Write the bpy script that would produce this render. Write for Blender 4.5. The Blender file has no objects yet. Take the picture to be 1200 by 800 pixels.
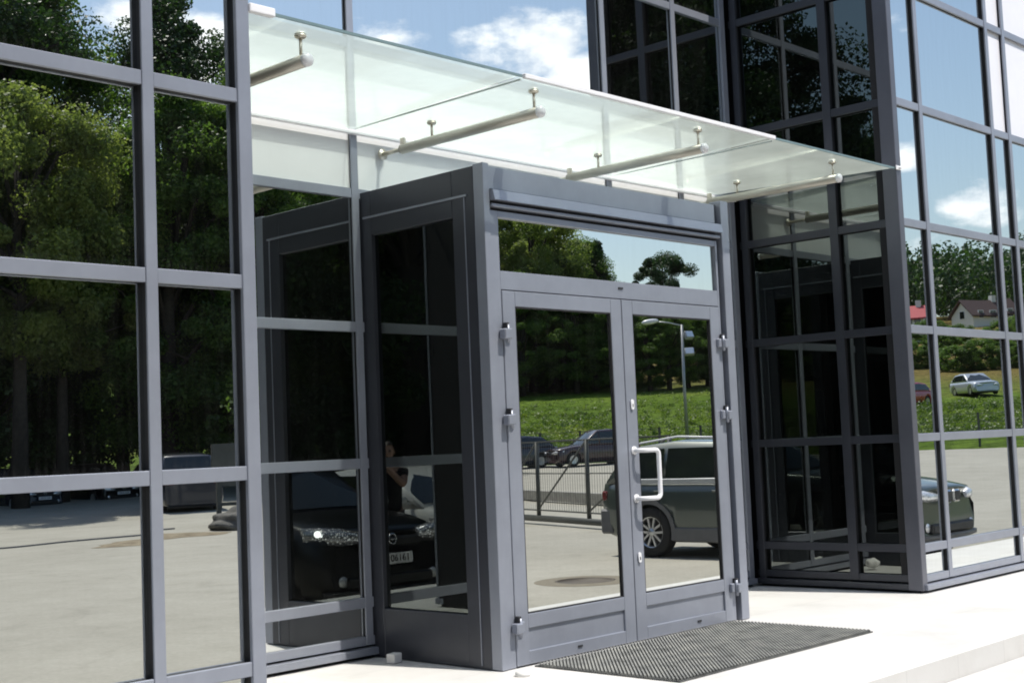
import bpy, bmesh, math, random
import numpy as np
from mathutils import Vector, Matrix
R = math.radians
rng = np.random.default_rng(7)
random.seed(5)
S = bpy.context.scene
COL = S.collection

# ---------------------------------------------------------------- helpers
def tag(o, label=None, cat=None, group=None, kind=None):
    if label: o['label'] = label
    if cat: o['category'] = cat
    if group: o['group'] = group
    if kind: o['kind'] = kind
    return o

def empty(name, loc=(0, 0, 0), rz=0, label=None, cat=None, group=None):
    o = bpy.data.objects.new(name, None); COL.objects.link(o)
    o.empty_display_size = .2
    o.location = loc; o.rotation_euler = (0, 0, rz)
    return tag(o, label, cat, group)

class MB:
    """collects geometry, then links it as ONE mesh object"""
    def __init__(s): s.v = []; s.f = []; s.sm = []
    def quad(s, *p):
        n = len(s.v); s.v += [tuple(q) for q in p]; s.f.append(tuple(range(n, n + len(p)))); s.sm.append(False); return s
    def box(s, x0, x1, y0, y1, z0, z1, bev=0.0):
        if bev:
            b = bev; n = len(s.v)
            bm = bmesh.new(); bmesh.ops.create_cube(bm, size=1)
            for w in bm.verts:
                w.co = Vector(((x0 + x1) / 2 + w.co.x * (x1 - x0), (y0 + y1) / 2 + w.co.y * (y1 - y0), (z0 + z1) / 2 + w.co.z * (z1 - z0)))
            bmesh.ops.bevel(bm, geom=list(bm.edges), offset=b, segments=1, affect='EDGES')
            s.addbm(bm); bm.free(); return s
        n = len(s.v)
        s.v += [(x0,y0,z0),(x1,y0,z0),(x1,y1,z0),(x0,y1,z0),(x0,y0,z1),(x1,y0,z1),(x1,y1,z1),(x0,y1,z1)]
        for f in ((0,3,2,1),(4,5,6,7),(0,1,5,4),(1,2,6,5),(2,3,7,6),(3,0,4,7)):
            s.f.append(tuple(n + i for i in f)); s.sm.append(False)
        return s
    def addbm(s, bm, smooth=False):
        n = len(s.v); bm.verts.index_update()
        s.v += [tuple(w.co) for w in bm.verts]
        for f in bm.faces: s.f.append(tuple(n + w.index for w in f.verts)); s.sm.append(smooth)
        return s
    def tube(s, pts, r, n=10, cap=True):
        pts = [Vector(p) for p in pts]; rr = r if isinstance(r, (list, tuple)) else [r] * len(pts)
        base = len(s.v); up = None
        for i, p in enumerate(pts):
            d = (pts[min(i + 1, len(pts) - 1)] - pts[max(i - 1, 0)]).normalized()
            if up is None: up = d.orthogonal().normalized()
            up = (up - d * up.dot(d)).normalized(); sd = d.cross(up)
            for k in range(n):
                a = 2 * math.pi * k / n
                s.v.append(tuple(p + (up * math.cos(a) + sd * math.sin(a)) * rr[i]))
        for i in range(len(pts) - 1):
            for k in range(n):
                a, b = base + i * n + k, base + i * n + (k + 1) % n
                s.f.append((a, b, b + n, a + n)); s.sm.append(True)
        if cap:
            s.f.append(tuple(base + k for k in range(n - 1, -1, -1))); s.sm.append(False)
            e = base + (len(pts) - 1) * n; s.f.append(tuple(e + k for k in range(n))); s.sm.append(False)
        return s
    def lathe(s, prof, c, axis, n=24):
        """prof: (radius, along axis)"""
        ax = Vector(axis).normalized(); u = ax.orthogonal().normalized(); w = ax.cross(u); c = Vector(c); base = len(s.v)
        for r, h in prof:
            for k in range(n):
                a = 2 * math.pi * k / n
                s.v.append(tuple(c + ax * h + (u * math.cos(a) + w * math.sin(a)) * r))
        for i in range(len(prof) - 1):
            for k in range(n):
                a, b = base + i * n + k, base + i * n + (k + 1) % n
                s.f.append((a, b, b + n, a + n)); s.sm.append(True)
        return s
    def loft(s, rings, closed=True, caps=True, smooth=True):
        base = len(s.v); n = len(rings[0])
        for r in rings: s.v += [tuple(p) for p in r]
        for i in range(len(rings) - 1):
            for k in range(n if closed else n - 1):
                a, b = base + i * n + k, base + i * n + (k + 1) % n
                s.f.append((a, b, b + n, a + n)); s.sm.append(smooth)
        if caps:
            s.f.append(tuple(base + k for k in range(n - 1, -1, -1))); s.sm.append(False)
            e = base + (len(rings) - 1) * n; s.f.append(tuple(e + k for k in range(n))); s.sm.append(False)
        return s
    def build(s, name, mat, parent=None, label=None):
        me = bpy.data.meshes.new(name); me.from_pydata(s.v, [], s.f)
        me.polygons.foreach_set('use_smooth', s.sm); me.update()
        o = bpy.data.objects.new(name, me); COL.objects.link(o)
        if mat: me.materials.append(mat)
        if parent: o.parent = parent
        if label: o['label'] = label
        return o

def fix_normals(o):
    bm = bmesh.new(); bm.from_mesh(o.data); bmesh.ops.recalc_face_normals(bm, faces=bm.faces); bm.to_mesh(o.data); bm.free(); return o

def applied(o, *mods):
    """evaluates modifiers into the mesh"""
    dg = bpy.context.evaluated_depsgraph_get(); dg.update()
    me = bpy.data.meshes.new_from_object(o.evaluated_get(dg)); o.modifiers.clear(); old = o.data; o.data = me; me.name = o.name; return o

def copy_tree(o, parent=None):
    c = o.copy(); COL.objects.link(c); c.parent = parent
    for ch in list(o.children): copy_tree(ch, c)
    return c

# ---------------------------------------------------------------- materials
def mat(name):
    m = bpy.data.materials.new(name); m.use_nodes = True
    nt = m.node_tree; return m, nt, nt.nodes['Principled BSDF'], nt.nodes['Material Output']

def node(nt, t, **kw):
    n = nt.nodes.new(t)
    for k, v in kw.items():
        if k in n.inputs: n.inputs[k].default_value = v
        else: setattr(n, k, v)
    return n

def ramp(nt, src, stops):
    r = nt.nodes.new('ShaderNodeValToRGB'); e = r.color_ramp.elements
    while len(e) < len(stops): e.new(.5)
    for i, (p, c) in enumerate(stops): e[i].position = p; e[i].color = (*c, 1) if len(c) == 3 else c
    nt.links.new(src, r.inputs[0]); return r

def coords(nt, kind='Object', scale=None):
    t = nt.nodes.new('ShaderNodeTexCoord')
    if scale:
        mp = nt.nodes.new('ShaderNodeMapping'); mp.inputs['Scale'].default_value = scale
        nt.links.new(t.outputs[kind], mp.inputs[0]); return mp.outputs[0]
    return t.outputs[kind]

def simple(name, c, rough=.5, metal=0, var=.12, scale=6, bump=0, spec=None, coat=0, emit=None):
    m, nt, b, out = mat(name)
    n = node(nt, 'ShaderNodeTexNoise', Scale=scale, Detail=6, Roughness=.6); nt.links.new(coords(nt), n.inputs['Vector'])
    a = tuple(max(0, x * (1 - var)) for x in c); d = tuple(x * (1 + var) for x in c)
    r = ramp(nt, n.outputs['Fac'], [(.3, a), (.7, d)]); nt.links.new(r.outputs[0], b.inputs['Base Color'])
    b.inputs['Roughness'].default_value = rough; b.inputs['Metallic'].default_value = metal
    if spec is not None: b.inputs['Specular IOR Level'].default_value = spec
    if coat: b.inputs['Coat Weight'].default_value = coat; b.inputs['Coat Roughness'].default_value = .04
    if bump:
        bp = node(nt, 'ShaderNodeBump', Strength=1, Distance=bump); nt.links.new(n.outputs['Fac'], bp.inputs['Height']); nt.links.new(bp.outputs[0], b.inputs['Normal'])
    return m

def frame_paint(name, c):
    m, nt, b, out = mat(name)
    co = coords(nt)
    n = node(nt, 'ShaderNodeTexNoise', Scale=2.2, Detail=8, Roughness=.65); nt.links.new(co, n.inputs['Vector'])
    f = node(nt, 'ShaderNodeTexNoise', Scale=40, Detail=3); nt.links.new(coords(nt, 'Object', (1, 1, .15)), f.inputs['Vector'])
    mx = node(nt, 'ShaderNodeMath', operation='MULTIPLY_ADD'); mx.inputs[1].default_value = .10; nt.links.new(f.outputs['Fac'], mx.inputs[0]); nt.links.new(n.outputs['Fac'], mx.inputs[2])
    r = ramp(nt, mx.outputs[0], [(.38, tuple(x * .88 for x in c)), (.70, tuple(x * 1.06 for x in c))])
    nt.links.new(r.outputs[0], b.inputs['Base Color'])
    b.inputs['Roughness'].default_value = .34; b.inputs['Metallic'].default_value = .3
    return m

def mirror_glass(name, tint, refl, wave=.00045, dust=.012, drip=.035):
    m, nt, b, out = mat(name); nt.nodes.remove(b)
    co = coords(nt, 'Object')
    n = node(nt, 'ShaderNodeTexNoise', Scale=1.3, Detail=1.5, Roughness=.4)
    oi = nt.nodes.new('ShaderNodeObjectInfo'); va = node(nt, 'ShaderNodeVectorMath', operation='ADD')
    sc = node(nt, 'ShaderNodeVectorMath', operation='SCALE'); sc.inputs['Scale'].default_value = 40
    cb = nt.nodes.new('ShaderNodeCombineXYZ')
    for i in range(3): nt.links.new(oi.outputs['Random'], cb.inputs[i])
    nt.links.new(cb.outputs[0], sc.inputs[0]); nt.links.new(co, va.inputs[0]); nt.links.new(sc.outputs[0], va.inputs[1])
    nt.links.new(va.outputs[0], n.inputs['Vector'])
    bp = node(nt, 'ShaderNodeBump', Strength=1.0, Distance=wave); nt.links.new(n.outputs['Fac'], bp.inputs['Height'])
    g = node(nt, 'ShaderNodeBsdfGlossy', Roughness=.0); nt.links.new(bp.outputs[0], g.inputs['Normal'])
    # faint grime: streaks running down the pane
    st = node(nt, 'ShaderNodeTexNoise', Scale=5, Detail=5, Roughness=.6); nt.links.new(coords(nt, 'Object', (6, 6, .5)), st.inputs['Vector'])
    r = ramp(nt, st.outputs['Fac'], [(.42, tuple(t * refl for t in tint)), (.8, tuple(t * refl * .97 for t in tint))])
    nt.links.new(r.outputs[0], g.inputs['Color'])
    d = node(nt, 'ShaderNodeBsdfDiffuse'); rd = ramp(nt, st.outputs['Fac'], [(.4, (dust * .35,) * 3), (.8, (dust * 1.6,) * 3)]); nt.links.new(rd.outputs[0], d.inputs['Color'])
    # dried drips along the lower edge of each pane
    ge = nt.nodes.new('ShaderNodeTexCoord'); sz = nt.nodes.new('ShaderNodeSeparateXYZ'); nt.links.new(ge.outputs['Generated'], sz.inputs[0])
    dr = node(nt, 'ShaderNodeTexNoise', Scale=1, Detail=4, Roughness=.7); nt.links.new(coords(nt, 'Object', (55, 55, 2.5)), dr.inputs['Vector'])
    th = node(nt, 'ShaderNodeMath', operation='MULTIPLY_ADD'); th.inputs[1].default_value = .30; th.inputs[2].default_value = -.095; nt.links.new(dr.outputs['Fac'], th.inputs[0])
    sb = node(nt, 'ShaderNodeMath', operation='SUBTRACT'); nt.links.new(th.outputs[0], sb.inputs[0]); nt.links.new(sz.outputs['Z'], sb.inputs[1])
    mr = node(nt, 'ShaderNodeMapRange'); nt.links.new(sb.outputs[0], mr.inputs[0]); mr.inputs[1].default_value = 0; mr.inputs[2].default_value = .12; mr.inputs[4].default_value = drip
    ml = node(nt, 'ShaderNodeMix', data_type='RGBA'); nt.links.new(mr.outputs[0], ml.inputs[0]); nt.links.new(rd.outputs[0], ml.inputs[6]); ml.inputs[7].default_value = (.5, .5, .5, 1); nt.links.new(ml.outputs[2], d.inputs['Color'])
    a = nt.nodes.new('ShaderNodeAddShader'); nt.links.new(g.outputs[0], a.inputs[0]); nt.links.new(d.outputs[0], a.inputs[1]); nt.links.new(a.outputs[0], out.inputs[0])
    return m

def canopy_glass(name):
    m, nt, b, out = mat(name); nt.nodes.remove(b)
    co = coords(nt)
    n = node(nt, 'ShaderNodeTexNoise', Scale=1.6, Detail=6, Roughness=.6); nt.links.new(co, n.inputs['Vector'])
    tr = node(nt, 'ShaderNodeBsdfTransparent', Color=(.73, .81, .775, 1))
    tl = node(nt, 'ShaderNodeBsdfTranslucent', Color=(.66, .75, .71, 1))
    rf = node(nt, 'ShaderNodeBsdfRefraction', Color=(.72, .80, .76, 1), Roughness=1.0, IOR=1.35)
    gl = node(nt, 'ShaderNodeBsdfGlossy', Color=(.95, 1, .98, 1), Roughness=.02)
    fr = node(nt, 'ShaderNodeFresnel', IOR=1.45)
    m1 = node(nt, 'ShaderNodeMixShader', Fac=.72); nt.links.new(tl.outputs[0], m1.inputs[1]); nt.links.new(rf.outputs[0], m1.inputs[2])
    m2 = nt.nodes.new('ShaderNodeMixShader'); nt.links.new(tr.outputs[0], m2.inputs[1]); nt.links.new(m1.outputs[0], m2.inputs[2])
    r = ramp(nt, n.outputs['Fac'], [(.3, (.42,) * 3), (.75, (.58,) * 3)]); nt.links.new(r.outputs[0], m2.inputs[0])
    m3 = nt.nodes.new('ShaderNodeMixShader'); nt.links.new(fr.outputs[0], m3.inputs[0]); nt.links.new(m2.outputs[0], m3.inputs[1]); nt.links.new(gl.outputs[0], m3.inputs[2])
    nt.links.new(m3.outputs[0], out.inputs[0]); return m

def leaf_mat(name, dark, light, trans=.35):
    m, nt, b, out = mat(name)
    co = coords(nt)
    n = node(nt, 'ShaderNodeTexNoise', Scale=.55, Detail=5, Roughness=.7); nt.links.new(co, n.inputs['Vector'])
    r = ramp(nt, n.outputs['Fac'], [(.36, dark), (.66, light)]); nt.links.new(r.outputs[0], b.inputs['Base Color'])
    b.inputs['Roughness'].default_value = .5
    t = nt.nodes.new('ShaderNodeBsdfTranslucent'); 
    hs = node(nt, 'ShaderNodeHueSaturation', Value=1.5, Saturation=1.1); nt.links.new(r.outputs[0], hs.inputs['Color']); nt.links.new(hs.outputs[0], t.inputs['Color'])
    mx = node(nt, 'ShaderNodeMixShader', Fac=trans); nt.links.new(b.outputs[0], mx.inputs[1]); nt.links.new(t.outputs[0], mx.inputs[2]); nt.links.new(mx.outputs[0], out.inputs[0])
    return m

M = {}
M['frame'] = frame_paint('grey_lilac_paint', (.285, .305, .358))
M['frame_shaded'] = frame_paint('grey_lilac_paint_shaded', (.050, .054, .067))  # same paint darkened: the shade of the side faces is in the colour
M['frame_half_shaded'] = frame_paint('grey_lilac_paint_half_shaded', (.12, .125, .15))  # same paint again, half darkened for the shaded side of the corner post
M['glass'] = mirror_glass('mirrored_dark_glass', (.97, 1.0, .985), .74, dust=.003)
M['glass_dimmed'] = mirror_glass('mirrored_dark_glass_dimmed', (.93, 1.0, .95), .18, dust=.002, drip=.01)  # same glass, its reflection dimmed in the tint for the dark flanks
M['glass_door'] = mirror_glass('mirrored_door_glass', (.98, 1.0, .97), .74, wave=.0002, dust=.003, drip=.03)
M['gasket'] = simple('black_gasket', (.012, .012, .014), .7)
M['dark'] = simple('dark_interior', (.01, .01, .012), .8)
M['white_spandrel'] = simple('white_spandrel_panel', (.70, .71, .71), .4, var=.02)
M['white_panel'] = simple('white_cladding', (.83, .83, .88), .35, var=.02)
M['steel'] = simple('brushed_steel', (.62, .58, .50), .38, metal=.75, var=.08, scale=20)
M['cream_metal'] = simple('cream_painted_tube', (.50, .475, .41), .35, metal=.35, var=.08)
M['white_metal'] = simple('white_enamel', (.82, .82, .84), .3, var=.03)
M['canopy'] = canopy_glass('dusty_canopy_glass')
M['seal'] = simple('clear_silicone', (.42, .47, .45), .5)
M['glass_edge'] = simple('glass_edge', (.16, .23, .24), .2)
M['black_plastic'] = simple('black_plastic', (.02, .02, .022), .5)
M['mid_plastic'] = simple('grey_plastic', (.12, .12, .125), .55)
M['rubber'] = simple('tyre_rubber', (.018, .018, .018), .8)
M['alloy'] = simple('alloy_rim', (.55, .56, .58), .3, metal=.8)
M['chrome'] = simple('chrome', (.8, .8, .82), .12, metal=1)
M['lamp'] = simple('headlamp_glass', (.95, .96, 1.0), .22, metal=.55, var=.5, scale=45, bump=.004)
M['red_lamp'] = simple('tail_lamp', (.13, .008, .008), .15)
M['car_glass'] = simple('car_window', (.012, .016, .017), .04, spec=.9)
M['skin'] = simple('skin', (.42, .25, .18), .5, var=.08)
M['shirt'] = simple('black_cotton', (.015, .015, .017), .85)
M['jeans'] = simple('dark_denim', (.03, .04, .07), .85)
M['hair'] = simple('dark_hair', (.03, .018, .012), .6)
M['bark'] = simple('bark', (.045, .036, .028), .9, var=.35, scale=5, bump=.03)
M['leaf_dark'] = leaf_mat('dark_leaves', (.014, .036, .009), (.06, .115, .028))
M['leaf_mid'] = leaf_mat('green_leaves', (.04, .085, .016), (.16, .25, .05), .55)
M['leaf_light'] = leaf_mat('pale_green_leaves', (.07, .115, .022), (.27, .32, .085), .55)
M['leaf_needle'] = leaf_mat('needles', (.015, .035, .014), (.05, .085, .03), .2)
M['weed'] = leaf_mat('tall_grass_blades', (.04, .085, .012), (.20, .27, .05), .4)
M['gate'] = simple('galvanised_gate', (.07, .075, .07), .55, metal=.2)
M['stone'] = simple('grey_boulder', (.12, .115, .105), .9, var=.4, scale=4, bump=.05)
M['concrete'] = simple('kerb_concrete', (.30, .29, .26), .9, var=.2, scale=5)
M['plaster'] = simple('white_plaster', (.72, .71, .68), .9, var=.05)
M['tile_dark'] = simple('brown_roof', (.065, .038, .036), .8)
M['tile_red'] = simple('red_roof', (.40, .05, .06), .7)
M['zinc'] = simple('zinc_pole', (.38, .39, .40), .45, metal=.5)
M['foam'] = simple('white_foam', (.78, .77, .74), .8, var=.05)

def glint():
    m, nt, b, out = mat('painted_glint'); b.inputs['Emission Color'].default_value = (1, 1, .97, 1); b.inputs['Emission Strength'].default_value = 9; b.inputs['Base Color'].default_value = (.9, .9, .9, 1); return m
M['glint'] = glint()  # glowing dome that stands in for the sun's glint on a headlamp
def sparkle():
    m, nt, b, out = mat('headlamp_painted_sparkle'); v = node(nt, 'ShaderNodeTexVoronoi', Scale=38); nt.links.new(coords(nt), v.inputs['Vector'])
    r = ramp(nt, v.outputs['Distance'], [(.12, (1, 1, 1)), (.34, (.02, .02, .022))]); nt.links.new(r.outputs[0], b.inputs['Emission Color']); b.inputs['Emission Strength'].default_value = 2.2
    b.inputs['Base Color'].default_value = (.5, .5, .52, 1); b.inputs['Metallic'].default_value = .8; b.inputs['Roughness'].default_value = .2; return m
M['lamp_sparkle'] = sparkle()  # emissive facets imitate sun sparkle inside the headlamp
def paint(name, c, rough=.25, metal=.0, coat=.8): return simple(name, c, rough, metal, var=.03, coat=coat)
M['paint_black'] = paint('black_car_paint', (.004, .004, .005), .3, 0, .25)
M['paint_green'] = paint('green_grey_car_paint', (.075, .092, .084), .3, .35)
M['paint_white'] = paint('white_car_paint', (.72, .72, .70))
M['paint_silver'] = paint('silver_car_paint', (.5, .52, .55), .3, .5)
M['paint_red'] = paint('red_car_paint', (.45, .02, .03))
M['paint_navy'] = paint('dark_blue_car_paint', (.02, .025, .04))

def stone_floor():
    m, nt, b, out = mat('pale_stone_paving')
    co = coords(nt)
    n = node(nt, 'ShaderNodeTexNoise', Scale=1.4, Detail=8, Roughness=.65); nt.links.new(co, n.inputs['Vector'])
    f = node(nt, 'ShaderNodeTexNoise', Scale=60, Detail=4); nt.links.new(co, f.inputs['Vector'])
    bk = node(nt, 'ShaderNodeTexBrick', Scale=1.0); nt.links.new(co, bk.inputs['Vector'])
    bk.offset = 0; bk.inputs['Brick Width'].default_value = .6; bk.inputs['Row Height'].default_value = .6; bk.inputs['Mortar Size'].default_value = .004
    bk.inputs['Color1'].default_value = (.66, .655, .635, 1); bk.inputs['Color2'].default_value = (.63, .625, .61, 1); bk.inputs['Mortar'].default_value = (.575, .57, .555, 1)
    r = ramp(nt, n.outputs['Fac'], [(.28, (.80, .79, .77)), (.45, (.93, .92, .91)), (.7, (1, 1, 1))])
    mx = node(nt, 'ShaderNodeMix', data_type='RGBA', blend_type='MULTIPLY'); mx.inputs[0].default_value = 1
    nt.links.new(bk.outputs['Color'], mx.inputs[6]); nt.links.new(r.outputs[0], mx.inputs[7]); nt.links.new(mx.outputs[2], b.inputs['Base Color'])
    b.inputs['Roughness'].default_value = .7
    bp = node(nt, 'ShaderNodeBump', Strength=.4, Distance=.002); nt.links.new(f.outputs['Fac'], bp.inputs['Height']); nt.links.new(bp.outputs[0], b.inputs['Normal'])
    return m
M['stone_floor'] = stone_floor()

def lot_mat():
    m, nt, b, out = mat('worn_concrete_yard')
    co = coords(nt)
    n = node(nt, 'ShaderNodeTexNoise', Scale=.12, Detail=8, Roughness=.62); nt.links.new(co, n.inputs['Vector'])
    n2 = node(nt, 'ShaderNodeTexNoise', Scale=1.1, Detail=8, Roughness=.7); nt.links.new(co, n2.inputs['Vector'])
    f = node(nt, 'ShaderNodeTexNoise', Scale=25, Detail=5); nt.links.new(co, f.inputs['Vector'])
    r1 = ramp(nt, n.outputs['Fac'], [(.3, (.33, .313, .264)), (.7, (.41, .39, .335))])
    r2 = ramp(nt, n2.outputs['Fac'], [(.28, (.72, .71, .70)), (.42, (.9, .9, .89)), (.62, (1, 1, 1))])
    r3 = ramp(nt, f.outputs['Fac'], [(.3, (.9, .9, .9)), (.7, (1.05, 1.05, 1.05))])
    mx = node(nt, 'ShaderNodeMix', data_type='RGBA', blend_type='MULTIPLY'); mx.inputs[0].default_value = 1
    mx2 = node(nt, 'ShaderNodeMix', data_type='RGBA', blend_type='MULTIPLY'); mx2.inputs[0].default_value = 1
    nt.links.new(r1.outputs[0], mx.inputs[6]); nt.links.new(r2.outputs[0], mx.inputs[7]); nt.links.new(mx.outputs[2], mx2.inputs[6]); nt.links.new(r3.outputs[0], mx2.inputs[7])
    vo = node(nt, 'ShaderNodeTexVoronoi', Scale=.22, feature='DISTANCE_TO_EDGE'); wv = node(nt, 'ShaderNodeMix', data_type='RGBA', blend_type='LINEAR_LIGHT'); wv.inputs[0].default_value = .6
    nt.links.new(co, wv.inputs[6]); nt.links.new(n2.outputs['Color'], wv.inputs[7]); nt.links.new(wv.outputs[2], vo.inputs['Vector'])
    rc = ramp(nt, vo.outputs['Distance'], [(.0, (.55, .54, .52)), (.012, (1, 1, 1))])
    mxc = node(nt, 'ShaderNodeMix', data_type='RGBA', blend_type='MULTIPLY'); mxc.inputs[0].default_value = .16
    nt.links.new(mx2.outputs[2], mxc.inputs[6]); nt.links.new(rc.outputs[0], mxc.inputs[7]); mx2 = mxc
    # leaf litter towards the wood in the south
    sp = nt.nodes.new('ShaderNodeSeparateXYZ'); nt.links.new(co, sp.inputs[0])
    ad = node(nt, 'ShaderNodeMath', operation='MULTIPLY_ADD'); ad.inputs[1].default_value = 5; nt.links.new(n2.outputs['Fac'], ad.inputs[0]); nt.links.new(sp.outputs['Y'], ad.inputs[2])
    mr = node(nt, 'ShaderNodeMapRange'); mr.inputs[1].default_value = -39.5; mr.inputs[2].default_value = -41.5; nt.links.new(ad.outputs[0], mr.inputs[0])
    mx3 = node(nt, 'ShaderNodeMix', data_type='RGBA'); nt.links.new(mr.outputs[0], mx3.inputs[0]); nt.links.new(mx2.outputs[2], mx3.inputs[6]); mx3.inputs[7].default_value = (.035, .045, .018, 1)
    nt.links.new(mx3.outputs[2], b.inputs['Base Color']); b.inputs['Roughness'].default_value = .9
    return m
M['lot'] = lot_mat()

def meadow_mat():
    m, nt, b, out = mat('meadow_grass')
    co = coords(nt)
    n = node(nt, 'ShaderNodeTexNoise', Scale=.09, Detail=8, Roughness=.65); nt.links.new(co, n.inputs['Vector'])
    n2 = node(nt, 'ShaderNodeTexNoise', Scale=1.5, Detail=8, Roughness=.75); nt.links.new(co, n2.inputs['Vector'])
    r1 = ramp(nt, n.outputs['Fac'], [(.35, (.11, .19, .022)), (.55, (.17, .26, .035)), (.72, (.24, .26, .06))])
    # drier, tawny grass farther out to the east
    sp = nt.nodes.new('ShaderNodeSeparateXYZ'); nt.links.new(co, sp.inputs[0])
    mr = node(nt, 'ShaderNodeMapRange'); mr.inputs[1].default_value = 84; mr.inputs[2].default_value = 106; nt.links.new(sp.outputs['X'], mr.inputs[0])
    mxd = node(nt, 'ShaderNodeMix', data_type='RGBA'); nt.links.new(mr.outputs[0], mxd.inputs[0]); nt.links.new(r1.outputs[0], mxd.inputs[6]); mxd.inputs[7].default_value = (.26, .20, .07, 1)
    r2 = ramp(nt, n2.outputs['Fac'], [(.36, (.28, .3, .26)), (.62, (1.1, 1.1, 1.0))])
    mx = node(nt, 'ShaderNodeMix', data_type='RGBA', blend_type='MULTIPLY'); mx.inputs[0].default_value = 1
    nt.links.new(mxd.outputs[2], mx.inputs[6]); nt.links.new(r2.outputs[0], mx.inputs[7]); nt.links.new(mx.outputs[2], b.inputs['Base Color'])
    bp = node(nt, 'ShaderNodeBump', Strength=1, Distance=.35); nt.links.new(n2.outputs['Fac'], bp.inputs['Height']); nt.links.new(bp.outputs[0], b.inputs['Normal'])
    b.inputs['Roughness'].default_value = .95; b.inputs['Specular IOR Level'].default_value = .1
    return m
M['meadow'] = meadow_mat()

# ---------------------------------------------------------------- measured layout (metres; facade runs along +x, yard lies towards -y)
CAMZ = 1.25
YL, YR, YV, YB = 4.92, 6.40, 5.33, 4.91      # face of left wing, recess, vestibule, right wing
XL, XB = 3.53, 9.63                          # end post of left wing, corner of right wing
ZL = [.105, .335, 1.178, 2.02, 2.857, 3.816, 4.775, 5.73]
ZTOP = 6.35
LOT = -.42

# ---------------------------------------------------------------- setting: ground
def hgt(x, y):
    s = math.hypot(x, y)
    k = [(0, LOT), (33, LOT), (58, .25), (75, 1.7), (100, 4.3), (130, 7.0), (200, 14.6), (300, 25), (420, 34), (700, 40)]
    for (a, za), (b, zb) in zip(k, k[1:]):
        if s <= b: return za + (zb - za) * (s - a) / (b - a)
    return 40
def polar(name, rad, m):
    mb = MB(); n = 180; V = []
    for r in rad:
        for k in range(n):
            a = 2 * math.pi * k / n; x, y = r * math.cos(a), r * math.sin(a)
            rr = r
            V.append((x, y, hgt(x, y) + (.5 * math.sin(x * .05) * math.cos(y * .043) if r > 90 else 0)))
    mb.v = V
    for i in range(len(rad) - 1):
        for k in range(n):
            a, b = i * n + k, i * n + (k + 1) % n
            mb.f.append((a, a + n, b + n, b)); mb.sm.append(True)
    return tag(mb.build(name, m), kind='structure')
polar('parking_lot', [.01, 8, 16, 24, 33, 38, 44, 50, 58], M['lot'])
polar('meadow', [58, 66, 75, 88, 100, 115, 130, 150, 175, 200, 230, 265, 300, 360, 420, 520, 700, 1500], M['meadow'])

pl = MB()
pl.box(-9, 26, 3.50, 7.2, LOT - .05, 0, .012)
platform = tag(pl.build('entrance_platform', M['stone_floor']), kind='structure')
M['step_stone'] = simple('worn_step_stone', (.56, .55, .53), .8, var=.06, scale=3)
st = MB(); st.box(-9, 26, 3.13, 3.50, LOT - .05, -.14, .012); tag(st.build('entrance_step', M['step_stone']), kind='structure')
st = MB(); st.box(-9, 26, 2.76, 3.13, LOT - .05, -.28, .012); tag(st.build('entrance_step', M['step_stone']), kind='structure')
# thin nosing joints on the step edge
# kerb lines in the yard
for (a, b) in (((5, -30.2), (34, -28.8)), ((-4, -17.6), (17.6, -18.0))):
    d = Vector((b[0] - a[0], b[1] - a[1], 0)).normalized(); nrm = Vector((-d.y, d.x, 0)) * .08
    k = MB(); A = Vector((a[0], a[1], LOT)); B_ = Vector((b[0], b[1], LOT))
    k.loft([[A - nrm, A + nrm, A + nrm + Vector((0, 0, .03)), A - nrm + Vector((0, 0, .03))], [B_ - nrm, B_ + nrm, B_ + nrm + Vector((0, 0, .03)), B_ - nrm + Vector((0, 0, .03))]], smooth=False)
    tag(k.build('drain_channel', M['mid_plastic']), kind='structure')

# ---------------------------------------------------------------- the office building
bld = empty('office_building', (6, 6.5, 0), 0, 'grey framed office building clad in dark mirrored glass around a recessed entrance', 'building')
def local(o):  # geometry is written in world coordinates; keep it so under a moved parent
    pass
BO = Vector((6, 6.5, 0))
def bput(mb, name, m, parent, label=None):
    o = mb.build(name, m, None, label); o.parent = parent
    o.matrix_parent_inverse = Matrix.Translation(-BO) if parent is bld else Matrix.Identity(4)
    return o
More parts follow.
